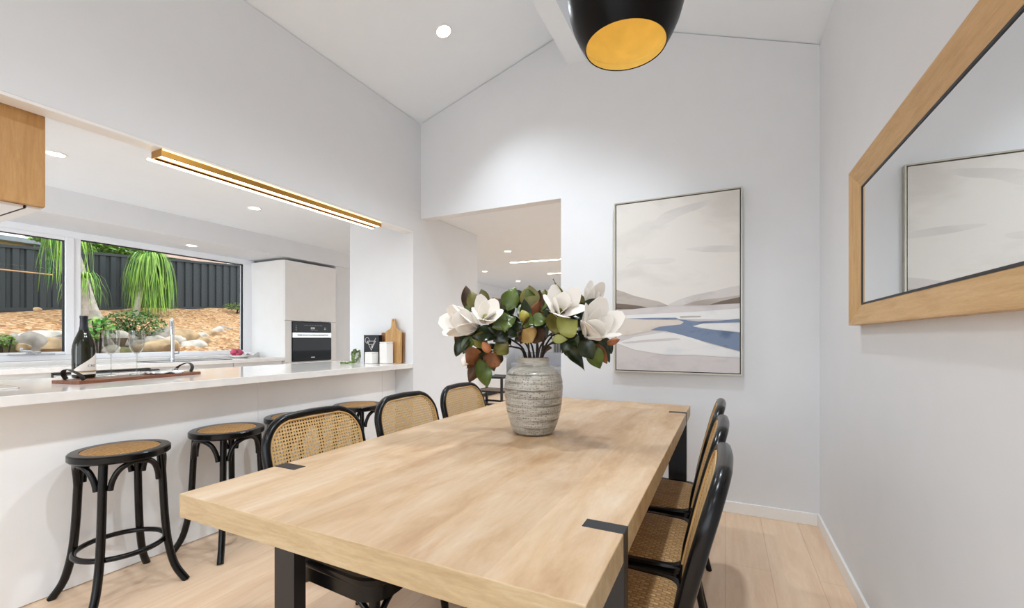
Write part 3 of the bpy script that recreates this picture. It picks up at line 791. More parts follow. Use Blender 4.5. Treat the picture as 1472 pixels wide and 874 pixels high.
def rock(u, v, wp, hp, X, kind, label, i):
    rnd = random.Random(100+i)
    p = at(u, v, X=X); D = -p.x*math.sin(TH)+p.y*math.cos(TH); s = D/F
    bm = bmesh.new(); bmesh.ops.create_icosphere(bm, subdivisions=3, radius=1)
    planes = [(Vector((rnd.uniform(-1, 1), rnd.uniform(-1, 1), rnd.uniform(-1, 1))).normalized(), rnd.uniform(.55, .85)) for _ in range(11)]
    for w in bm.verts:
        for n, d in planes:
            e = w.co.dot(n)-d
            if e > 0: w.co -= n*e*.9
        w.co *= 1+.05*math.sin(8*w.co.x+i)*math.sin(7*w.co.y+2*i)
    sx, sy, sz = max(wp*s*.34, .02), wp*s*.80, hp*s*.85
    for w in bm.verts: w.co = Vector((w.co.x*sx, w.co.y*sy, w.co.z*sz))
    o = obj('garden_rock', bm, M['rock%d' % kind], None, p, (0, rnd.uniform(-.2, .2), rnd.uniform(-.3, .3)), smooth=35)
    tag(o, label, 'rock', 'rocks edging the mulch bed')
for i, rk in enumerate(rocks): rock(*rk, i)
tag(obj('garden_bank', BX(-7.60, -7.42, -3, 3.25, -.13, 1.20), M['soil']), 'low earth bank behind the row of garden rocks', 'bank')

ck = thing('cooktop', 'glass cooktop with its white reflection painted in, set on the bar top under the range hood', 'cooktop', (-3.2, .42, .9662))
obj('glass', BX(-.25, .25, -.40, .40, 0, .005, bev=.001), M['stone'], ck)  # pale reflection of the dark glass put into its colour
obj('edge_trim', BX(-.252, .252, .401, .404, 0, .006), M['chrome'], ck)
# ---------------------------------------------------------------- dining table
TL, TR, TN, TF, TT = -1.357, -.2005, .683, 3.0, .77
tcx, tcy = (TL+TR)/2, (TN+TF)/2
tt = thing('dining_table', 'long pale timber dining table with black metal legs inlaid at the corners', 'table', (tcx, tcy, 0))
hx, hy = (TR-TL)/2, (TF-TN)/2
lx0, lx1 = hx-.095, hx+.0015          # legs, measured from the centre line
ly0, ly1 = hy-.33, hy-.285
bm = bmesh.new()
# the top is laid up around the four metal notches: a core, two end zones and the strips beside the legs
box(bm, -hx, hx, -hy, hy, TT-.065, TT, bev=.0025)
for f in bm.faces:
    f.normal_update()
    f.material_index = 0 if abs(f.normal.z) > .7 else 1
obj('tabletop', bm, [M['table'], M['tableedge']], tt)
for sx in (-1, 1):
    for sy in (-1, 1):
        a, b = sorted((sx*lx0, sx*lx1)); c, d = sorted((sy*ly0, sy*ly1))
        obj('leg', BX(a, b, c, d, 0, TT+.0012, bev=.0012), M['metal'], tt)

# ---------------------------------------------------------------- dining chairs
def canepanel(bm, rows, halfw, xof, thick, nseg=14):
    uvl = bm.loops.layers.uv.verify()
    grid = []
    for z in rows:
        w = halfw(z); grid.append([(xof(z, -w+2*w*j/nseg), -w+2*w*j/nseg, z) for j in range(nseg+1)])
    for off, flip in ((0, False), (-thick, True)):
        V = [[bm.verts.new((p[0]+off, p[1], p[2])) for p in r] for r in grid]
        for i in range(len(V)-1):
            for j in range(nseg):
                q = [(i, j), (i, j+1), (i+1, j+1), (i+1, j)]
                f = bm.faces.new([V[a][b] for a, b in q])
                for l, (a, b) in zip(f.loops, q): l[uvl].uv = (grid[a][b][1], grid[a][b][2])
    return grid
def make_chair(label, group):
    t = thing('dining_chair', label, 'chair', group=group)
    ztop, wb, rc = .905, .229, .120
    zb = .43
    def bx(z): return -.205-.115*((z-zb)/(ztop-zb))**1.15 if z > zb else -.205
    # loop of the back: up one side, rounded corners, down the other
    side = []
    for z in (.40, .50, .58, .66, .74, ztop-rc-.016): side.append((-(.200+.029*max(0, min(1, (z-.43)/.25))), z))
    corner = [(-wb+rc-rc*math.cos(a), ztop-.016-rc+rc*math.sin(a)) for a in [k*PI/2/7 for k in range(1, 8)]]
    half = side+corner
    yz = half+[(0, ztop-.012)]+[(-y, z) for y, z in reversed(half)]
    cur = lambda y: -.008*(1-(y/.24)**2)            # the back is gently hollowed
    pts = smoothpath([(bx(z)+cur(y), y, z) for y, z in yz], 3)
    obj('back_frame', TB(pts, .019, 12, ref=(1, 0, 0), r2=.0150), M['black'], t, smooth=60)
    def hw(z):
        zc = ztop-.016-rc
        w = (.200+.029*min(1, (z-.43)/.25))-.011
        if z > zc: w = wb-rc+math.sqrt(max(0, (rc-.011)**2-(z-zc)**2))
        return w
    rows = [.495+k*.02 for k in range(14)]+[.772+k*.0105 for k in range(11)]
    rows = [z for z in rows if z < ztop-.016-.013]+[ztop-.016-.0118]
    bm = bmesh.new()
    grid = canepanel(bm, rows, hw, lambda z, y: bx(z)+cur(y)+.013, .003)
    obj('cane_panel', bm, M['cane'], t)
    edge = [r[0] for r in grid]+[r[-1] for r in reversed(grid)]
    obj('cane_bead', TB([(x+.002, y, z) for x, y, z in edge], .0035, 6), M['bead'], t, smooth=60)
    obj('back_rail', TB([(bx(.49)+cur(y), y, .488) for y in [-.205+.041*k for k in range(11)]], .014, 10, ref=(0, 0, 1), r2=.012), M['black'], t, smooth=60)
    # seat: rounded trapezoid rim, cane panel and deep bent apron
    out = roundpoly([(.258, -.250), (.258, .250), (-.215, .220), (-.215, -.220)], [.11, .11, .06, .06], 8)
    def inset(poly, k):
        c = Vector((.02, 0)); return [tuple(c+(Vector(p)-c)*(1-k/(Vector(p)-c).length)) for p in poly]
    inn = inset(out, .026)
    bm = bmesh.new(); n = len(out)
    rings = []
    for poly, z in ((inn, .440), (out, .440), (inset(out, -.004), .446), (inset(out, -.004), .464), (inset(out, .004), .471), (inn, .471)):
        rings.append([bm.verts.new((x, y, z)) for x, y in poly])
    for A, B in zip(rings, rings[1:]+rings[:1]):
        for i in range(n): bm.faces.new((A[i], A[(i+1) % n], B[(i+1) % n], B[i]))
    obj('seat_rim', bm, M['black'], t, smooth=40)
    bm = bmesh.new(); ap = inset(out, .008); ai = inset(out, .03)
    rings = [[bm.verts.new((x, y, z)) for x, y in p] for p, z in ((ai, .4395), (ap, .4395), (ap, .385), (ai, .385))]
    for A, B in zip(rings, rings[1:]+rings[:1]):
        for i in range(n): bm.faces.new((A[i], A[(i+1) % n], B[(i+1) % n], B[i]))
    obj('apron', bm, M['black'], t, smooth=40)
    bm = bmesh.new(); uvl = bm.loops.layers.uv.verify(); prev = None
    for k, z in ((.0, .468), (.02, .474), (.06, .478), (.12, .479)):
        cur_ = [bm.verts.new((x, y, z)) for x, y in inset(inn, k)]
        if prev:
            for i in range(n): bm.faces.new((prev[i], prev[(i+1) % n], cur_[(i+1) % n], cur_[i]))
        else: first = cur_
        prev = cur_
    bm.faces.new(prev)
    low = [bm.verts.new((x, y, .455)) for x, y in inn]
    for i in range(n): bm.faces.new((first[i], first[(i+1) % n], low[(i+1) % n], low[i]))
    bm.faces.new(low)
    for f in bm.faces:
        for l in f.loops: l[uvl].uv = (l.vert.co.x, l.vert.co.y)
    obj('cane_seat', bm, M['seatcane'], t, smooth=40)
    for s in (-1, 1):
        obj('leg', TB(smoothpath([(.195, s*.185, .44), (.2, s*.19, .3), (.205, s*.196, .15), (.215, s*.205, 0)], 4), [.018]*5+[.016]*4+[.014]*4, 12), M['black'], t, smooth=60)
        obj('leg', TB(smoothpath([(-.205, s*.205, .445), (-.21, s*.20, .36), (-.225, s*.196, .2), (-.265, s*.20, 0)], 4), [.018]*5+[.017]*4+[.014]*4, 12), M['black'], t, smooth=60)
        obj('brace', TB(smoothpath([(.20, s*.188, .25), (.165, s*.186, .32), (.10, s*.184, .365), (.02, s*.182, .39)], 5), .011, 8), M['black'], t, smooth=60)
        obj('brace', TB(smoothpath([(.20, s*.182, .25), (.20, s*.15, .32), (.20, s*.09, .365), (.20, s*.02, .39)], 5), .011, 8), M['black'], t, smooth=60)
        obj('brace', TB(smoothpath([(-.215, s*.19, .25), (-.18, s*.188, .32), (-.11, s*.185, .365), (-.04, s*.182, .39)], 5), .011, 8), M['black'], t, smooth=60)
    for c in t.children:
        if c.name.split('.')[0] in ('seat_rim', 'apron', 'cane_seat', 'leg', 'brace'):
            c.data.transform(Matrix.Diagonal((1, 1, .936, 1)))
    return t
CG = 'cane dining chairs around the table'
ch = make_chair('black cane-back chair nearest the camera on the bar side of table', CG)
ch.location = (-1.225, 1.272, 0)
CXL, CXR = -1.235, -.325
dup(ch, (CXL, 1.86, 0), 0, 'middle black cane-back chair on the bar side of the table', CG)
dup(ch, (CXL, 2.41, 0), 0, 'farthest black cane-back chair on the bar side, beside the doorway', CG)
dup(ch, (CXR, 1.26, 0), PI, 'black cane chair nearest the camera on the mirror side of table', CG)
dup(ch, (CXR-.005, 1.765, 0), PI, 'middle black cane chair on the mirror side of the table', CG)
dup(ch, (CXR-.015, 2.275, 0), PI, 'farthest black cane chair on the mirror side, under the painting', CG)

# ---------------------------------------------------------------- bar stools
def make_stool(label, group):
    t = thing('bar_stool', label, 'stool', group=group)
    zt = .675; R = .188
    obj('seat_rim', LT([(.145, zt-.034), (R-.008, zt-.036), (R, zt-.028), (R, zt-.006), (R-.006, zt), (.148, zt), (.145, zt-.034)], 48, cap=False), M['black'], t, smooth=35)
    bm = LT([(0, zt-.03), (.147, zt-.03), (.147, zt-.004), (.14, zt+.001), (.08, zt+.004), (0, zt+.005)], 48)
    uvl = bm.loops.layers.uv.verify()
    for f in bm.faces:
        for l in f.loops: l[uvl].uv = (l.vert.co.x, l.vert.co.y)
    obj('cane_seat', bm, M['stoolcane'], t, smooth=40)
    def cyl(r, a, z): return (r*math.cos(a), r*math.sin(a), z)
    for k in range(4):
        a = PI/4+k*PI/2
        obj('leg', TB(smoothpath([cyl(.155, a, zt-.036), cyl(.163, a, .52), cyl(.172, a, .34), cyl(.186, a, .20), cyl(.215, a, .08), cyl(.262, a, 0)], 4), .0165, 12), M['black'], t, smooth=60)
        pts = []
        for f, z in ((.10, .520), (.13, .560), (.22, .605), (.36, .629), (.5, .634), (.64, .629), (.78, .605), (.87, .560), (.90, .520)):
            pts.append(cyl(.158, a+f*PI/2, z))
        obj('bracket', TB(smoothpath(pts, 4), .0125, 8), M['black'], t, smooth=60)
    obj('foot_ring', TB([cyl(.165, 2*PI*k/48, .215) for k in range(48)], .012, 10, closed=True), M['black'], t, smooth=60)
    return t
SG = 'bentwood stools along the breakfast bar'
s0 = make_stool('black bentwood stool with cane seat nearest the camera at the breakfast bar', SG)
s0.location = (-2.595, 1.06, 0)
dup(s0, (-2.61, 1.565, 0), .12, 'second bentwood stool along the bar, just left of the nearest chair', SG)
dup(s0, (-2.62, 2.02, 0), -.1, 'third bentwood stool, its seat showing just over the nearest chair back', SG)
dup(s0, (-2.62, 2.58, 0), .2, 'farthest bentwood stool under the bar, between two chair backs', SG)

# ---------------------------------------------------------------- painting and mirror
px0, px1, pz0, pz1 = -.758, .103, .946, 2.220
pw, ph = px1-px0, pz1-pz0
pa = thing('framed_painting', 'large framed painting of pale hills and blue river on the end wall', 'painting', ((px0+px1)/2, YB, pz0))
bm = bmesh.new(); fw = .009
for x0, x1, z0, z1 in [(-pw/2, -pw/2+fw, 0, ph), (pw/2-fw, pw/2, 0, ph), (-pw/2+fw, pw/2-fw, 0, fw), (-pw/2+fw, pw/2-fw, ph-fw, ph)]:
    box(bm, x0, x1, -.045, 0, z0, z1)
M['champ'] = plain('champagne_silver_frame', '#B9B4A6', .35, metal=.35, vary=.03)
obj('frame', bm, M['champ'], pa)
tag(obj('shadow_gap', BX(-pw/2+fw, pw/2-fw, -.022, -.001, fw, ph-fw), M['gasket'], pa), 'dark gap inside the frame')
cw, chh = pw-2*fw-.012, ph-2*fw-.012
mats = ['p_sky', 'p_cloud', 'p_taupe', 'p_mauve', 'p_dark', 'p_blue', 'p_white', 'p_sand', 'p_lilac']
def conv(x, y):
    s = (x-68)/(580-68); yt = 122-70*s; yb = 800+14*s
    return (min(max(s, 0), 1)-.5)*cw, fw+.006+(1-min(max((y-yt)/(yb-yt), 0), 1))*chh
bm = BX(-cw/2, cw/2, -.040, -.0225, fw+.006, fw+.006+chh)
shapes = [
 (8, [(68, 545), (300, 540), (580, 520), (580, 820), (68, 810)], 0),
 (1, [(235, 200), (280, 150), (400, 110), (480, 95), (430, 130), (350, 160), (290, 195)], 1),
 (1, [(110, 375), (180, 345), (320, 338), (300, 360), (180, 365)], 1),
 (1, [(370, 300), (480, 285), (580, 290), (580, 310), (460, 312)], 1),
 (3, [(300, 530), (340, 510), (400, 490), (480, 474), (540, 458), (580, 450), (580, 520), (440, 534), (305, 538)], 0),
 (2, [(355, 534), (400, 518), (450, 508), (520, 500), (580, 490), (580, 525), (450, 533)], 0),
 (4, [(465, 530), (510, 515), (580, 498), (580, 524)], 0),
 (2, [(68, 470), (100, 478), (150, 495), (210, 508), (260, 518), (305, 537), (210, 542), (68, 545)], 0),
 (4, [(68, 527), (120, 530), (180, 537), (210, 543), (140, 550), (68, 552)], 0),
 (6, [(68, 578), (240, 568), (400, 560), (580, 545), (580, 592), (300, 590), (68, 592)], 0),
 (7, [(68, 594), (200, 592), (340, 596), (362, 610), (300, 625), (220, 640), (68, 660)], 1),
 (5, [(110, 589), (220, 585), (330, 584), (345, 592), (200, 593)], 0),
 (2, [(345, 578), (390, 576), (432, 576), (430, 582), (350, 585)], 0),
 (6, [(68, 690), (150, 665), (280, 645), (360, 652), (450, 688), (580, 725), (580, 748), (500, 745), (400, 738), (280, 738), (150, 718)], 0),
 (5, [(335, 590), (420, 600), (500, 596), (578, 588), (580, 602), (440, 608), (400, 620), (430, 628), (580, 645), (580, 722), (500, 698), (420, 675), (350, 655), (290, 640), (220, 636), (260, 622), (350, 612), (362, 602)], 0),
 (6, [(398, 619), (440, 608), (580, 604), (580, 642), (470, 632)], 0),
 (8, [(100, 687), (220, 675), (320, 669), (345, 675), (230, 684), (120, 692)], 1),
]
for k, (mi, poly, sm) in enumerate(shapes):
    P = [conv(*p) for p in poly]
    if sm: P = [tuple(v.to_2d()) for v in smoothpath([(a, b, 0) for a, b in P], 5, closed=True)]
    P = [(min(max(a, -cw/2), cw/2), min(max(b, fw+.006), fw+.006+chh)) for a, b in P]
    P = [q for q, r in zip(P, P[1:]+P[:1]) if abs(q[0]-r[0])+abs(q[1]-r[1]) > 1e-6]
    y = -.0402-.00012*k
    f = bm.faces.new([bm.verts.new((a, y, b)) for a, b in P]); f.material_index = mi
me_mats = [M[m] for m in mats]
o = obj('canvas', bm, me_mats, pa)

mY0, mY1, mz0, mz1 = .62, 2.425, 1.256, 1.936
ms = thing('wall_mirror', 'large oak framed mirror on the right hand wall', 'mirror', (XR, (mY0+mY1)/2, mz0))
L = (mY1-mY0)/2; Hm = mz1-mz0; fwv = .09
xo, xi = -.044, -.016
def mitre(bm, A, B, a, b):
    """frame member between outer corners A, B and inner corners a, b (y, z)"""
    v = [bm.verts.new(q) for q in [(0, *A), (0, *B), (xo, *A), (xo, *B), (xo, *[A[i]+(a[i]-A[i])*.06 for i in (0, 1)]), (xo, *[B[i]+(b[i]-B[i])*.06 for i in (0, 1)]), (xi, *a), (xi, *b), (0, *a), (0, *b)]]
    for q in [(0, 1, 3, 2), (2, 3, 5, 4), (4, 5, 7, 6), (6, 7, 9, 8), (8, 9, 1, 0), (0, 2, 4, 6, 8), (1, 3, 5, 7, 9)]: bm.faces.new([v[i] for i in q])
o4 = [(-L, 0), (L, 0), (L, Hm), (-L, Hm)]; i4 = [(-L+fwv, fwv), (L-fwv, fwv), (L-fwv, Hm-fwv), (-L+fwv, Hm-fwv)]
for i in range(4):
    bm = bmesh.new(); mitre(bm, o4[i], o4[(i+1) % 4], i4[i], i4[(i+1) % 4])
    obj('frame_rail' if i % 2 == 0 else 'frame_stile', bm, M['oak_mirror'] if i % 2 == 0 else M['oak_mirror_v'], ms)
obj('mirror_glass', BX(-.0155, -.010, -L+fwv-.004, L-fwv+.004, fwv-.004, Hm-fwv+.004), M['mirror'], ms)
bm = bmesh.new(); g = .004
for y0, y1, z0, z1 in [(-L+fwv-g, L-fwv+g, fwv-g, fwv+g), (-L+fwv-g, L-fwv+g, Hm-fwv-g, Hm-fwv+g), (L-fwv-g, L-fwv+g, fwv, Hm-fwv), (-L+fwv-g, -L+fwv+g, fwv, Hm-fwv)]: box(bm, -.0185, -.0155, y0, y1, z0, z1)
obj('inner_bead', bm, M['gasket'], ms)
obj('backing', BX(-.010, -.0, -L+fwv-.003, L-fwv+.003, fwv-.003, Hm-fwv+.003), M['gasket'], ms)

# ---------------------------------------------------------------- pendant
pd = thing('pendant_light', 'black dome pendant lamp with gold lining above the table', 'pendant lamp', (-.284, 1.40, 2.12))
outer = [(.125, 0), (.145, .035), (.163, .075), (.176, .12), (.183, .17), (.182, .22), (.172, .27), (.15, .315), (.115, .35), (.07, .372), (.03, .38)]
bm = LT(outer+[(.03, .376), (.07, .368), (.113, .346), (.147, .312), (.168, .268), (.178, .22), (.179, .17), (.172, .12), (.159, .075), (.141, .035), (.1225, .002), (.125, 0)], 64, cap=False)
obj('shade', bm, M['shade'], pd, smooth=50)
bm = LT([(.1222, .002), (.1395, .036), (.1575, .076), (.1705, .12), (.1775, .17), (.1765, .22), (.1665, .268), (.146, .31), (.112, .344), (.07, .366), (.0, .37)], 64, cap=False)
obj('gold_lining', bm, M['gold'], pd, smooth=50)
bm = TB([(.1375*math.cos(2*PI*k/64), .1375*math.sin(2*PI*k/64), .034) for k in range(64)], .0028, 8, closed=True)
obj('lip_ring', bm, M['gold'], pd, smooth=60)
obj('lamp_holder', LT([(0, .28), (.02, .28), (.022, .30), (.022, .366), (0, .366)], 20), M['brass'], pd, smooth=40)
M['bulb'] = emit('warm_bulb', '#FFE9C8', 1.0)
obj('bulb', LT([(0, .20), (.02, .206), (.03, .225), (.03, .24), (.018, .265), (.014, .285), (0, .285)], 20), M['bulb'], pd, smooth=60)
zc = RZ-SLR*(-.284-RX)
obj('cord', TB([(0, 0, .38), (0, 0, zc-2.12-.03)], .004, 8), M['cord'], pd)
obj('ceiling_rose', LT([(.0, zc-2.12-.045), (.05, zc-2.12-.04), (.05, zc-2.12+.015), (0, zc-2.12+.015)], 28), M['shade'], pd, smooth=40)
l = bpy.data.lights.new('bulb_lamp', 'POINT'); l.energy = .17; l.shadow_soft_size = .03; l.color = (1, .95, .86)
o = bpy.data.objects.new('bulb_lamp', l); COL.objects.link(o); o.location = (-.284, 1.40, 2.255)

# ---------------------------------------------------------------- vase
VX, VY = -.783, 1.828
va = thing('stoneware_vase', 'ribbed grey stoneware vase standing on the dining table', 'vase', (VX, VY, TT+.0005))
prof = [(.0, .0), (.082, .0), (.0886, .006), (.098, .02), (.108, .048), (.118, .085), (.1255, .12), (.130, .165), (.1325, .205), (.131, .235), (.125, .262), (.112, .282), (.094, .296), (.080, .304), (.073, .310), (.071, .320), (.0715, .332), (.075, .339)]
import bisect
def ip(z):
    for (r0, z0), (r1, z1) in zip(prof, prof[1:]):
        if z0 <= z <= z1 and z1 > z0: return r0+(r1-r0)*(z-z0)/(z1-z0)
    return prof[-1][0]
pr2 = [(0, 0), (.080, 0)]+[(ip(z)+(.0005*math.sin(2*PI*z/.033) if z < .28 else 0), z) for z in [.004+.0045*k for k in range(75)]]
pr2 += [(.0745, .3415), (.070, .342), (.066, .338), (.065, .32), (.066, .305), (.09, .29), (.118, .25), (.12, .2), (.11, .08), (.08, .02), (0, .015)]
obj('body', LT(pr2, 64), M['vase'], va, smooth=60)

# ---------------------------------------------------------------- magnolia branches
KP = .00316
def F3(u, v, d=0):
    """point of the arrangement at photo position (u, v), d metres nearer than the vase's axis"""
    s = 1-d/1.99
    c = Vector((VX, VY, 0)); fwd = -NV
    return c+NV*d+RV*((u-767)*KP*s)+UP*(1.2-(v-486)*KP*s)+RV*0
LM = ['leafdark', 'leafmid', 'leafolive', 'leafpale', 'leafbrown', 'leafdkbr', 'leaftan']
def leafmesh(base, tip, width, nrm, top, back, curl=.25, fold=.25, wave=.0):
    base, tip = Vector(base), Vector(tip); ax = tip-base; L = ax.length; ax.normalize()
    n = Vector(nrm); n = n-ax*n.dot(ax)
    if n.length < 1e-3: n = ax.orthogonal()
    n.normalize(); sd = ax.cross(n)
    bm = bmesh.new(); NU, NVv = 10, 6; ph = random.uniform(0, 6)
    layers = []
    for off in (0, -.0012):
        G = []
        for i in range(NU+1):
            t = i/NU; w = width*.5*(math.sin(PI*min(1, t**.86*.98+.02))**.9 if t < 1 else .0)+.0008
            row = []
            for j in range(NVv+1):
                s = -1+2*j/NVv
                q = base+ax*(L*t)+sd*(w*s)+n*(fold*w*abs(s)**1.4-curl*L*(t-.0)**2+curl*L*.35*t+wave*width*math.sin(ph+5*t)*s*abs(s)+off)
                row.append(bm.verts.new(q))
            G.append(row)
        layers.append(G)
        for i in range(NU):
            for j in range(NVv):
                f = bm.faces.new((G[i][j], G[i][j+1], G[i+1][j+1], G[i+1][j])); f.material_index = 0 if off == 0 else 1
    A, B = layers
    rim = [(0, j) for j in range(NVv+1)]+[(i, NVv) for i in range(1, NU+1)]+[(NU, j) for j in range(NVv-1, -1, -1)]+[(i, 0) for i in range(NU-1, 0, -1)]
    for (a, b), (c, d) in zip(rim, rim[1:]+rim[:1]):
        f = bm.faces.new((A[a][b], A[c][d], B[c][d], B[a][b])); f.material_index = 1
    return bm, [M[LM[top]], M[LM[back]]]
def petalmesh(bm, c, axis, az, length, width, openang, cup):
    """one spoon-shaped petal growing from c; openang 0 = along axis, pi/2 = flat open"""
    axis = Vector(axis).normalized(); e1 = axis.orthogonal().normalized(); e2 = axis.cross(e1)
    rad = e1*math.cos(az)+e2*math.sin(az); sd = axis.cross(rad)
    NU, NW = 9, 8; lay = []
    for off in (0, .0016):
        G = []
        for i in range(NU+1):
            t = i/NU
            a = openang*(.35+.75*t)-cup*t*t
            # integrate along the arc
            p = Vector((0, 0, 0)); m = 8
            for k in range(m):
                tk = t*(k+.5)/m; ak = openang*(.35+.75*tk)+cup*(.5-1.3*tk)
                p += (axis*math.cos(ak)+rad*math.sin(ak))*(length*t/m)
            w = width*.5*(math.sin(PI*min(.985, .06+t**1.05*.9))**.62)
            nn = (rad*math.cos(a)-axis*math.sin(a))
            G.append([bm.verts.new(Vector(c)+p+sd*(w*s)-nn*(.22*width*(1-s*s)-.22*width)+nn*(-.25*width*s*s*.9+off)) for s in [-1+2*j/NW for j in range(NW+1)]])
        lay.append(G)
        for i in range(NU):
            for j in range(NW): bm.faces.new((G[i][j], G[i][j+1], G[i+1][j+1], G[i+1][j]))
    A, B = lay
    rim = [(0, j) for j in range(NW+1)]+[(i, NW) for i in range(1, NU+1)]+[(NU, j) for j in range(NW-1, -1, -1)]+[(i, 0) for i in range(NU-1, 0, -1)]
    for (a, b), (c2, d) in zip(rim, rim[1:]+rim[:1]): bm.faces.new((A[a][b], A[c2][d], B[c2][d], B[a][b]))
    return bm
def bloom(root, c, axis, size, op, n=7, rot=0, inner=True):
    """a flower part on a branch, its petals as sub-parts"""
    o0 = Vector(root.location)
    c = Vector(c); axis = Vector(axis).normalized()
    bm = bmesh.new(); q = axis.to_track_quat('Z', 'Y').to_matrix()
    lathe(bm, [(0, 0), (.010, .002), (.013, .012), (.010, .028), (0, .038)], 12)
    for v in bm.verts: v.co = q@v.co+c-o0
    fl = obj('flower', bm, M['budgold'], root, smooth=60)
    for k in range(n):
        outer = k < (n+1)//2+1
        m = (n+1)//2+1
        az = rot+2*PI*(k/m if outer else (k-m)/(n-m)+.5/m)
        bm = petalmesh(bmesh.new(), c-o0-axis*.004, axis, az, size*(1 if outer else .82)*random.uniform(.92, 1.06), size*(.66 if outer else .56), op*(1.0 if outer else .55)*random.uniform(.85, 1.12), random.uniform(.3, .7))
        obj('petal', bm, M['petal'], fl, smooth=80)
    return fl
def bud(root, a, b, r, mat, name='bud'):
    o0 = Vector(root.location); a, b = Vector(a)-o0, Vector(b)-o0
    N = 9; rr = [max(.002, r*math.sin(PI*(.12+.86*i/(N-1)))**.8) for i in range(N)]
    return obj(name, TB([a+(b-a)*(i/(N-1)) for i in range(N)], rr, 12), M[mat], root, smooth=70)
BG = 'magnolia branches in the stoneware vase'
def branch(label, ang, tipuv, leaves, fill=3, common=False, fillc=None):
    """leaves: (base u, v, tip u, v, depth base, depth tip, width px, top, back, face) ; face + shows the top side to the room"""
    o0 = Vector((VX+.03*math.cos(ang), VY+.03*math.sin(ang), TT+.05))
    t = thing('magnolia_branch', label, 'flower stem', o0, group=BG)
    tip = F3(*tipuv); neck = Vector((VX+.04*math.cos(ang), VY+.04*math.sin(ang), TT+.335))
    d = (tip-neck)
    path = smoothpath([Vector((0, 0, -.02)), neck-o0, neck-o0+UP*.05+d*.25, neck-o0+d*.62+UP*.035, tip-o0], 6)
    bm = TB(path, [.0055-.003*i/(len(path)-1) for i in range(len(path))], 8)
    for lf in leaves:
        b = F3(lf[0], lf[1], lf[4])-o0
        s = min(path[8:], key=lambda p: (p-b).length+.0*p.z)
        if (s-b).length > .004: tube(bm, smoothpath([s, (s+b)*.5+UP*.008, b], 4), .0020, 6)
    made = []
    for lf in leaves:
        b = F3(lf[0], lf[1], lf[4]); e = F3(lf[2], lf[3], lf[5])
        n = NV*lf[9]+UP*.35+RV*random.uniform(-.25, .25)
        m, mm = leafmesh(b-o0, e-o0, lf[6]*KP*1.08, n, lf[7], lf[8], random.uniform(.12, .4), random.uniform(.15, .5), random.uniform(.08, .3))
        made.append((m, mm))
    for i in range(fill):
        s = path[random.randint(len(path)//2, len(path)-1)]
        dirv = (d.normalized()*.6+RV*random.uniform(-.9, .9)+NV*random.uniform(-.9, .5)+UP*random.uniform(-.5, .7)).normalized()
        b = s+dirv*.012; e = b+dirv*random.uniform(.07, .11)
        tube(bm, [s, b], .002, 6)
        m, mm = leafmesh(b, e, random.uniform(.04, .058), UP*.7+NV*random.uniform(-.6, .8)+RV*random.uniform(-.4, .4), random.choice([0, 0, 0, 1]), random.choice([4, 5, 5, 2]), random.uniform(.1, .35), .25, .12)
        made.append((m, mm))
    obj('stem', bm, M['stem'], t, smooth=60)
    for m, mm in made: obj('leaf', m, mm, t, smooth=70)
    return t
b1 = branch('magnolia branch with the big white bloom at far left', 2.9, (668, 468, .02), [
 (672, 482, 652, 509, .05, .08, 19, 0, 2, 1), (716, 478, 678, 482, .05, .09, 26, 0, 5, 1), (668, 480, 652, 494, .02, .03, 17, 2, 4, -1),
 (676, 484, 664, 508, .06, .08, 15, 1, 5, 1), (690, 468, 672, 486, .02, .03, 20, 0, 2, 1)], 6)
bloom(b1, F3(684, 470, .03), -RV*.8+NV*.45+UP*.2, .165, .72, 9, .3)
b2 = branch('magnolia branch with smaller white bloom beside an upright olive leaf, upper left', 2.3, (697, 452, .05), [
 (676, 448, 670, 410, -.01, -.02, 18, 5, 2, 1), (683, 446, 677, 417, .03, .04, 18, 2, 2, 1), (704, 452, 676, 440, .03, .05, 15, 0, 2, 1),
 (700, 440, 692, 415, -.03, -.04, 15, 2, 5, 1), (722, 448, 711, 428, -.03, -.05, 18, 2, 4, -1)], 5)
bloom(b2, F3(696, 460, .07), NV*.7+UP*.5+RV*.2, .118, 1.0, 7, .9)
b3 = branch('drooping magnolia branch with rusty buds and brown-backed leaves, lower left', 3.3, (690, 512, .06), [
 (700, 494, 676, 484, .06, .08, 23, 2, 5, 1), (690, 506, 666, 520, .07, .10, 24, 0, 4, -1), (694, 512, 668, 528, .05, .07, 20, 0, 4, -1),
 (690, 518, 672, 550, .06, .07, 17, 0, 5, -1), (688, 516, 700, 556, .09, .10, 21, 1, 5, 1), (712, 508, 698, 530, .07, .08, 24, 0, 4, -1),
 (718, 505, 710, 526, .05, .06, 17, 0, 5, -1), (730, 496, 708, 505, .07, .08, 26, 2, 5, 1), (684, 508, 690, 540, .05, .06, 14, 0, 5, 1),
 (706, 520, 709, 534, .07, .07, 8, 5, 5, 1), (698, 500, 684, 524, .03, .03, 20, 0, 5, 1)], 4)
bud(b3, F3(702, 506, .1), F3(692, 492, .11), .020, 'budrust'); bud(b3, F3(672, 512, .07), F3(664, 526, .08), .022, 'petal')
b4 = branch('leafy magnolia branch with an upright bright green leaf, left of centre', 1.9, (727, 450, .03), [
 (727, 448, 740, 411, .03, .03, 22, 1, 2, 1), (739, 456, 706, 468, .08, .12, 22, 1, 2, 1), (738, 458, 712, 455, .06, .10, 20, 0, 2, 1),
 (724, 470, 700, 470, .05, .07, 24, 0, 5, 1), (730, 476, 708, 490, .06, .08, 22, 0, 5, 1), (728, 462, 724, 476, .12, .14, 14, 1, 1, 1),
 (740, 440, 730, 420, .0, -.02, 18, 0, 5, 1), (748, 470, 727, 484, .08, .10, 18, 0, 2, 1)], 6)
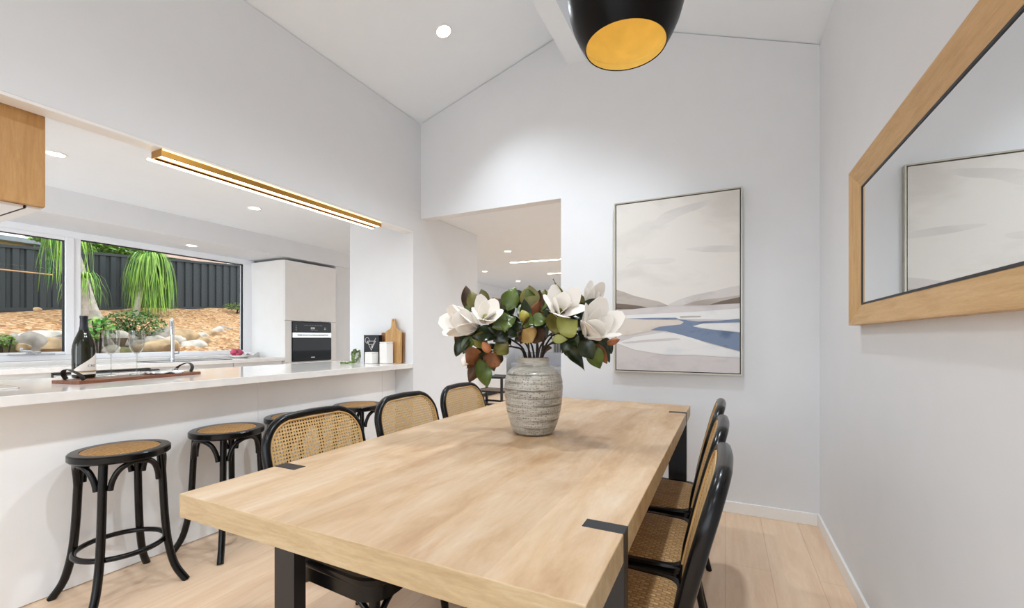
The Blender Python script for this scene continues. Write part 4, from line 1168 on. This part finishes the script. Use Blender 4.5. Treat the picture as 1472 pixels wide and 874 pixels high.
b5 = branch('tallest leafy magnolia branch with broad olive-brown leaf, top centre', 1.4, (762, 432, .0), [
 (763, 444, 760, 409, .02, .01, 26, 2, 5, 1), (770, 446, 776, 418, .0, -.01, 20, 2, 5, -1), (755, 444, 742, 424, .0, -.01, 22, 5, 2, 1),
 (766, 462, 772, 434, .06, .05, 18, 5, 4, -1), (748, 436, 733, 414, -.04, -.05, 18, 0, 5, 1), (778, 440, 784, 416, -.04, -.05, 17, 2, 5, 1)], 6)
b6 = branch('magnolia branch with a yellow green bud and tan curled leaf, centre front', 4.6, (752, 462, .09), [
 (748, 458, 766, 466, .11, .13, 18, 1, 2, 1), (750, 474, 764, 492, .12, .13, 24, 0, 6, -1), (756, 470, 746, 494, .10, .11, 18, 5, 6, 1),
 (762, 462, 784, 458, .10, .12, 20, 1, 2, 1), (742, 462, 752, 480, .09, .10, 16, 0, 5, 1), (770, 470, 786, 452, .08, .09, 18, 0, 5, 1),
 (760, 476, 782, 488, .06, .08, 24, 5, 5, 1), (774, 466, 780, 492, .05, .06, 20, 0, 5, 1)], 4)
bud(b6, F3(754, 462, .125), F3(748, 446, .13), .024, 'budgold')
b7 = branch('magnolia branch with wide white bloom, top right of centre', .9, (806, 436, .03), [
 (796, 480, 804, 443, .10, .09, 30, 2, 2, 1), (836, 438, 832, 421, .0, .0, 12, 2, 2, 1), (790, 470, 786, 442, .06, .05, 22, 0, 5, 1),
 (814, 448, 800, 462, .05, .06, 20, 0, 5, 1), (826, 440, 842, 452, .0, .0, 18, 0, 2, 1)], 5)
bloom(b7, F3(801, 452, .06), UP*.6+NV*.65+RV*.2, .145, 1.15, 8, .5)
b8 = branch('magnolia branch with a round pale yellow-green leaf facing the room', 5.6, (815, 468, .06), [
 (802, 478, 828, 458, .13, .13, 30, 3, 3, 1), (814, 450, 850, 452, .07, .08, 20, 0, 2, 1), (792, 488, 812, 487, .10, .13, 11, 3, 3, 1),
 (806, 488, 828, 480, .08, .10, 18, 0, 2, 1), (820, 484, 806, 506, .09, .11, 17, 0, 2, 1), (820, 460, 834, 446, .08, .08, 18, 0, 2, 1),
 (822, 478, 830, 500, .07, .08, 12, 1, 2, 1), (808, 468, 836, 470, .04, .05, 26, 0, 5, 1)], 5)
b9 = branch('magnolia branch with the huge open white bloom at far right', .2, (852, 474, .04), [
 (836, 446, 857, 429, .04, .04, 13, 0, 2, 1), (832, 489, 852, 516, .09, .11, 22, 0, 2, 1), (844, 496, 864, 530, .08, .09, 21, 1, 5, 1),
 (858, 488, 878, 520, .05, .06, 18, 0, 4, 1), (852, 494, 872, 522, .07, .08, 15, 2, 4, -1), (864, 484, 880, 508, .03, .04, 15, 0, 5, 1),
 (838, 470, 846, 496, .05, .06, 22, 0, 2, 1), (846, 480, 868, 500, .03, .03, 24, 0, 5, 1)], 5)
bloom(b9, F3(843, 482, .08), RV*.35+NV*.55+UP*.5, .175, 1.0, 8, .15)
bud(b9, F3(872, 494, .05), F3(890, 488, .06), .016, 'budrust')
b10 = branch('low leafy magnolia branch curling down at right with no bloom', 6.0, (826, 498, .03), [
 (812, 500, 842, 530, .07, .09, 17, 0, 2, 1), (810, 500, 824, 514, .05, .06, 12, 0, 5, 1), (826, 490, 838, 512, .05, .06, 18, 0, 2, 1),
 (820, 490, 842, 498, .03, .04, 20, 0, 5, 1)], 4)
b11 = branch('magnolia branch with a half hidden white bloom behind the right leaves', .6, (842, 440, -.06), [
 (830, 446, 850, 440, -.06, -.07, 20, 0, 5, 1), (820, 452, 832, 432, -.08, -.09, 22, 0, 5, 1)], 5)
bloom(b11, F3(848, 438, -.06), UP*.8+RV*.3, .12, .6, 6, .2)
b12 = branch('leafy magnolia branch at the back of the vase without bloom', 1.6, (775, 450, -.10), [
 (775, 450, 790, 425, -.10, -.12, 22, 0, 5, 1), (765, 456, 745, 440, -.10, -.12, 24, 0, 5, 1), (785, 460, 810, 450, -.10, -.12, 24, 0, 2, 1),
 (750, 470, 722, 460, -.08, -.10, 24, 0, 5, 1), (790, 470, 822, 478, -.08, -.10, 24, 0, 5, 1), (765, 474, 740, 490, -.08, -.09, 22, 0, 5, 1)], 5)

# ---------------------------------------------------------------- things on the breakfast bar
BZ = .9660
def rotz(v, a): return Vector((v[0]*math.cos(a)-v[1]*math.sin(a), v[0]*math.sin(a)+v[1]*math.cos(a), v[2]))
ty = thing('serving_tray', 'long red-brown timber serving tray with black leather handles', 'tray', (-3.09, 1.325, BZ), .20)
bm = PR(roundpoly([(-.10, -.33), (.10, -.33), (.10, .33), (-.10, .33)], .012, 4), 0, .016, 'z')
obj('board', bm, M['traywood'], ty)
for s in (-1, 1):
    pts = smoothpath([(-.065, s*.285, .018), (-.06, s*.30, .045), (-.03, s*.315, .066), (.0, s*.318, .072), (.03, s*.315, .066), (.06, s*.30, .045), (.065, s*.285, .018)], 5)
    obj('handle', TB(pts, .011, 8, ref=(0, 1, 0), r2=.0028), M['leather'], ty, smooth=60)
TZ = BZ+.0165
bo = thing('wine_bottle', 'dark olive wine bottle with slanted cream label on the tray', 'bottle', (-3.16, 1.125, TZ))
obj('glass', LT([(0, 0), (.043, 0), (.048, .006), (.0485, .02), (.0485, .15), (.0465, .175), (.040, .205), (.029, .235), (.020, .262), (.016, .285), (.0155, .325), (0, .325)], 40), M['bottle'], bo, smooth=50)
obj('foil', LT([(.0208, .262), (.0168, .285), (.0163, .322), (.0175, .325), (.0175, .338), (.015, .340), (0, .340)], 28, cap=False), M['foil'], bo, smooth=40)
bm = LT([(0, .0105), (.0478, .0105), (.0478, .112), (0, .112)], 36)
for v in bm.verts: v.co.x *= .96; v.co.y *= .96
obj('wine', bm, plain('dark_wine', '#1A1607', .2), bo, smooth=50)
a0 = math.atan2(0-1.125, 0+3.16)                     # towards the table's near end
def arcpatch(r, fa, fz0, fz1, n=24):
    bm = bmesh.new(); prev = None
    for i in range(n+1):
        t = i/n; a = a0-fa+2*fa*t; A = (r*math.cos(a), r*math.sin(a))
        cur = [bm.verts.new((A[0], A[1], fz0(t))), bm.verts.new((A[0], A[1], max(fz0(t)+.0005, fz1(t)))), bm.verts.new((A[0]*.985, A[1]*.985, fz0(t))), bm.verts.new((A[0]*.985, A[1]*.985, max(fz0(t)+.0005, fz1(t))))]
        if prev:
            for p, q in ((0, 1), (1, 3), (3, 2), (2, 0)): bm.faces.new((prev[p], prev[q], cur[q], cur[p]))
        prev = cur
    return bm
lb = obj('label', arcpatch(.0490, 1.45, lambda t: .040, lambda t: .040+max(0, .100*(t-.12)/.88)), M['labelp'], bo, smooth=60)
obj('gold_band', arcpatch(.0493, 1.45, lambda t: .031, lambda t: .040), M['labelgold'], bo, smooth=60)
obj('foot_label', arcpatch(.0490, 1.45, lambda t: .020, lambda t: .031), M['labelp'], bo, smooth=60)
for k, ch_ in enumerate('CRO'):
    a = a0+.42+.26*k
    textmesh('lettering', ch_, .017, M['darkink'], lb, (.0494*math.cos(a), .0494*math.sin(a), .066), (PI/2, 0, a+PI/2))
def wineglass(loc, label):
    t = thing('wine_glass', label, 'glass', loc, group='wine glasses on the tray')
    obj('foot', LT([(0, 0), (.034, 0), (.035, .002), (.012, .006), (0, .006)], 32), M['crystal'], t, smooth=50)
    obj('stem', LT([(.0055, .006), (.0036, .02), (.0034, .10), (.0045, .122), (.0, .122)], 16, cap=False), M['crystal'], t, smooth=50)
    obj('bowl', LT([(0, .122), (.010, .124), (.024, .140), (.034, .165), (.038, .195), (.0385, .225), (.036, .262), (.035, .262), (.0373, .225), (.0368, .195), (.033, .167), (.023, .143), (.010, .128), (0, .127)], 36), M['crystal'], t, smooth=60)
wineglass((-3.165, 1.245, TZ), 'left wine glass on the tray, next to the bottle')
wineglass((-3.150, 1.360, TZ), 'right wine glass on the tray, in front of the folded cloth')
kn = thing('folded_cloth', 'folded white cloth lying at the right end of the tray', 'cloth', (-3.10, 1.47, TZ), .2)
bm = bmesh.new(); bmesh.ops.create_grid(bm, x_segments=14, y_segments=20, size=1)
for v in bm.verts:
    x, y = v.co.x, v.co.y; v.co = Vector((x*.06, y*.085, .010+.004*math.sin(9*x+2*y)+.004*math.cos(6*y)))
bmesh.ops.solidify(bm, geom=bm.faces[:], thickness=.006)
obj('linen', bm, M['cloth'], kn, smooth=60)
kf = thing('table_knife', 'table knife with black handle lying on the folded cloth', 'knife', (-3.12, 1.47, TZ+.0195), .16)
obj('handle', BX(-.007, .007, -.115, -.01, 0, .009, bev=.003), M['leather'], kf)
obj('blade', PR([(-.006, -.012), (.007, -.012), (.008, .07), (.002, .10), (-.005, .085)], .003, .006, 'z'), M['chrome'], kf)

pt = thing('trailing_pot', 'white tapered pot with trailing bead vine at the bar end', 'pot plant', (-3.15, 3.08, BZ))
obj('pot', LT([(0, 0), (.034, 0), (.038, .01), (.048, .095), (.045, .095), (.04, .082), (0, .082)], 28), M['porcelain'], pt, smooth=40)
vines = bmesh.new(); lv = bmesh.new()
def vine(pts):
    p = smoothpath(pts, 8); tube(vines, p, .0018, 5)
    for i, q in enumerate(p):
        for k in range(2):
            r = bmesh.ops.create_icosphere(lv, subdivisions=1, radius=random.uniform(.004, .007)); off = Vector((random.uniform(-.008, .008), random.uniform(-.008, .008), random.uniform(-.006, .008)))
            for v in r['verts']: v.co = v.co+q+off+Vector((0, 0, .004))
vine([(.0, 0, .09), (.03, -.03, .115), (.045, -.06, .118), (.055, -.07, .10), (.056, -.075, .06), (.058, -.08, .025), (.05, -.11, .006), (.03, -.15, .004), (.0, -.19, .004)])
vine([(.01, 0, .09), (.05, -.01, .11), (.068, -.02, .085), (.068, -.03, .05), (.062, -.055, .02), (.055, -.085, .006)])
vine([(.0, -.01, .09), (.02, -.045, .11), (.035, -.08, .09), (.045, -.09, .05), (.05, -.09, .015), (.03, -.12, .004)])
obj('vine_stems', vines, M['stem'], pt); obj('bead_leaves', lv, M['shrub'], pt, smooth=60)
bk = thing('cocktail_book', 'black boxed cocktail book with white glass drawing, on the bar end', 'book', (-3.035, 3.165, BZ), -.05)
obj('cover', BX(-.098, .098, -.006, 0, 0, .262, bev=.001), M['bookblk'], bk)
obj('pages', BX(-.094, .094, 0, .032, .003, .259), M['pages'], bk)
obj('cover', BX(-.098, .098, .032, .038, 0, .262, bev=.001), M['bookblk'], bk)
dm = bmesh.new()
def line2(a, b, w=.004): tube(dm, [(a[0], -.0066, a[1]), (b[0], -.0066, b[1])], w/2, 6)
line2((-.054, .205), (.058, .205)); line2((-.054, .205), (.002, .118)); line2((.058, .205), (.002, .118)); line2((-.034, .172), (.037, .172)); line2((.008, .14), (.060, .234))
tube(dm, [(-.052+.027*math.cos(a), -.0066, .212+.027*math.sin(a)) for a in [k*2*PI/24 for k in range(24)]], .0019, 6, closed=True)
tube(dm, [(.010+.008*math.cos(a), -.0066, .152+.011*math.sin(a)) for a in [k*2*PI/16 for k in range(16)]], .0024, 6, closed=True)
obj('glass_drawing', dm, M['ink'], bk)
textmesh('title', 'C', .030, M['ink'], bk, (-.055, -.0062, .026), (PI/2, 0, 0))
def canister(label, x, y, w, h, rz):
    t = thing('canister', label, 'canister', (x, y, BZ), rz, group='white canisters at the bar end')
    obj('body', BX(-w/2, w/2, -w/2, w/2, 0, h-.012, bev=.006, seg=3), M['porcelain'], t)
    obj('lid', BX(-w/2+.001, w/2-.001, -w/2+.001, w/2-.001, h-.0115, h, bev=.004), M['porcelain'], t)
canister('shorter white square canister in front of the black book', -2.93, 3.055, .088, .105, .0)
canister('taller white square canister in front of the cutting boards', -2.81, 3.115, .088, .198, .0)
def paddle(name, label, x, y, lean, mat, w, h, handle, th=.018):
    t = thing(name, label, 'cutting board', (x, y, BZ), rot=(lean, 0, 0))
    if handle:
        pts = roundpoly([(-w/2, 0), (w/2, 0), (w/2, h), (.028, h+.022), (.019, h+.115), (-.019, h+.115), (-.028, h+.022), (-w/2, h)], [.012, .012, .03, .03, .016, .016, .03, .03], 6)
        bm = PR(pts, 0, th, 'y')
        ho = TB([(.006*math.cos(a), -.0006, h+.098+.006*math.sin(a)) for a in [k*2*PI/16 for k in range(16)]], .0014, 6, closed=True)
        obj('board', bm, mat, t); obj('hang_hole', ho, M['gasket'], t)
    else:
        obj('board', PR(roundpoly([(-w/2, 0), (w/2, 0), (w/2, h), (-w/2, h)], .014, 6), 0, th, 'y'), mat, t)
paddle('cutting_board', 'acacia paddle cutting board with tall handle leaning on the bar end wall', -2.80, 3.192, -.02, M['acacia'], .185, .30, True)
paddle('cutting_board', 'rectangular brown cutting board leaning behind the paddle board', -2.835, 3.222, -.015, M['walnut'], .27, .285, False, .016)

# ---------------------------------------------------------------- sky, sun, rear window, added fill lamps
wd = bpy.data.worlds.new('overcast_sky'); S.world = wd; wd.use_nodes = True
n = wd.node_tree.nodes; n.clear(); lk = wd.node_tree.links
out = n.new('ShaderNodeOutputWorld'); bg = n.new('ShaderNodeBackground'); lk.new(bg.outputs[0], out.inputs[0])
tc = n.new('ShaderNodeTexCoord'); sp = n.new('ShaderNodeSeparateXYZ'); lk.new(tc.outputs['Generated'], sp.inputs[0])
cr = n.new('ShaderNodeValToRGB'); lk.new(sp.outputs[2], cr.inputs[0])
e = cr.color_ramp.elements; e[0].position = 0; e[0].color = (.92, .96, 1, 1); e[1].position = .6; e[1].color = (.86, .93, 1, 1)
lk.new(cr.outputs[0], bg.inputs[0]); bg.inputs[1].default_value = WORLD_STRENGTH
sl = bpy.data.lights.new('sun', 'SUN'); sl.energy = SUN; sl.angle = .35; sl.color = (1, .96, .9)
so_ = bpy.data.objects.new('sun', sl); COL.objects.link(so_)
so_.rotation_euler = Vector((-.45, -.15, -.9)).to_track_quat('-Z', 'Y').to_euler()
def daylight_fill(loc, rot, sx, sy, e, col=(.86, .93, 1)):
    l = bpy.data.lights.new('daylight_fill', 'AREA'); l.shape = 'RECTANGLE'; l.size = sx; l.size_y = sy; l.energy = e; l.color = col
    o = bpy.data.objects.new('daylight_fill', l); COL.objects.link(o); o.location = loc; o.rotation_euler = rot; return o
daylight_fill((-1.0, Y0+.05, 1.5), (PI/2, 0, 0), 3.0, 2.6, DAY_REAR)          # glazed rear of the dining room, behind the photographer
daylight_fill((.45, 8.2, 1.4), (0, PI/2, 0), 2.2, 3.0, FILL_HALL)               # fill lamp added at the unseen side of the far room
kd = daylight_fill((-3.7, Y0+.05, 1.3), (0, 0, 0), 1.6, 2.0, FILL_KIT)          # fill lamp added at the kitchen rear, aimed to brighten the window wall
kd.rotation_euler = Vector((-1.75, 4.6, .1)).to_track_quat('-Z', 'Y').to_euler(); kd.data.spread = 1.5
S.view_settings.view_transform = 'Standard'
S.view_settings.look = 'None'
S.view_settings.gamma = 1.0
S.view_settings.use_curve_mapping = False
S.view_settings.exposure = EXPOSURE
S.cycles.diffuse_bounces = 6; S.cycles.transparent_max_bounces = 24
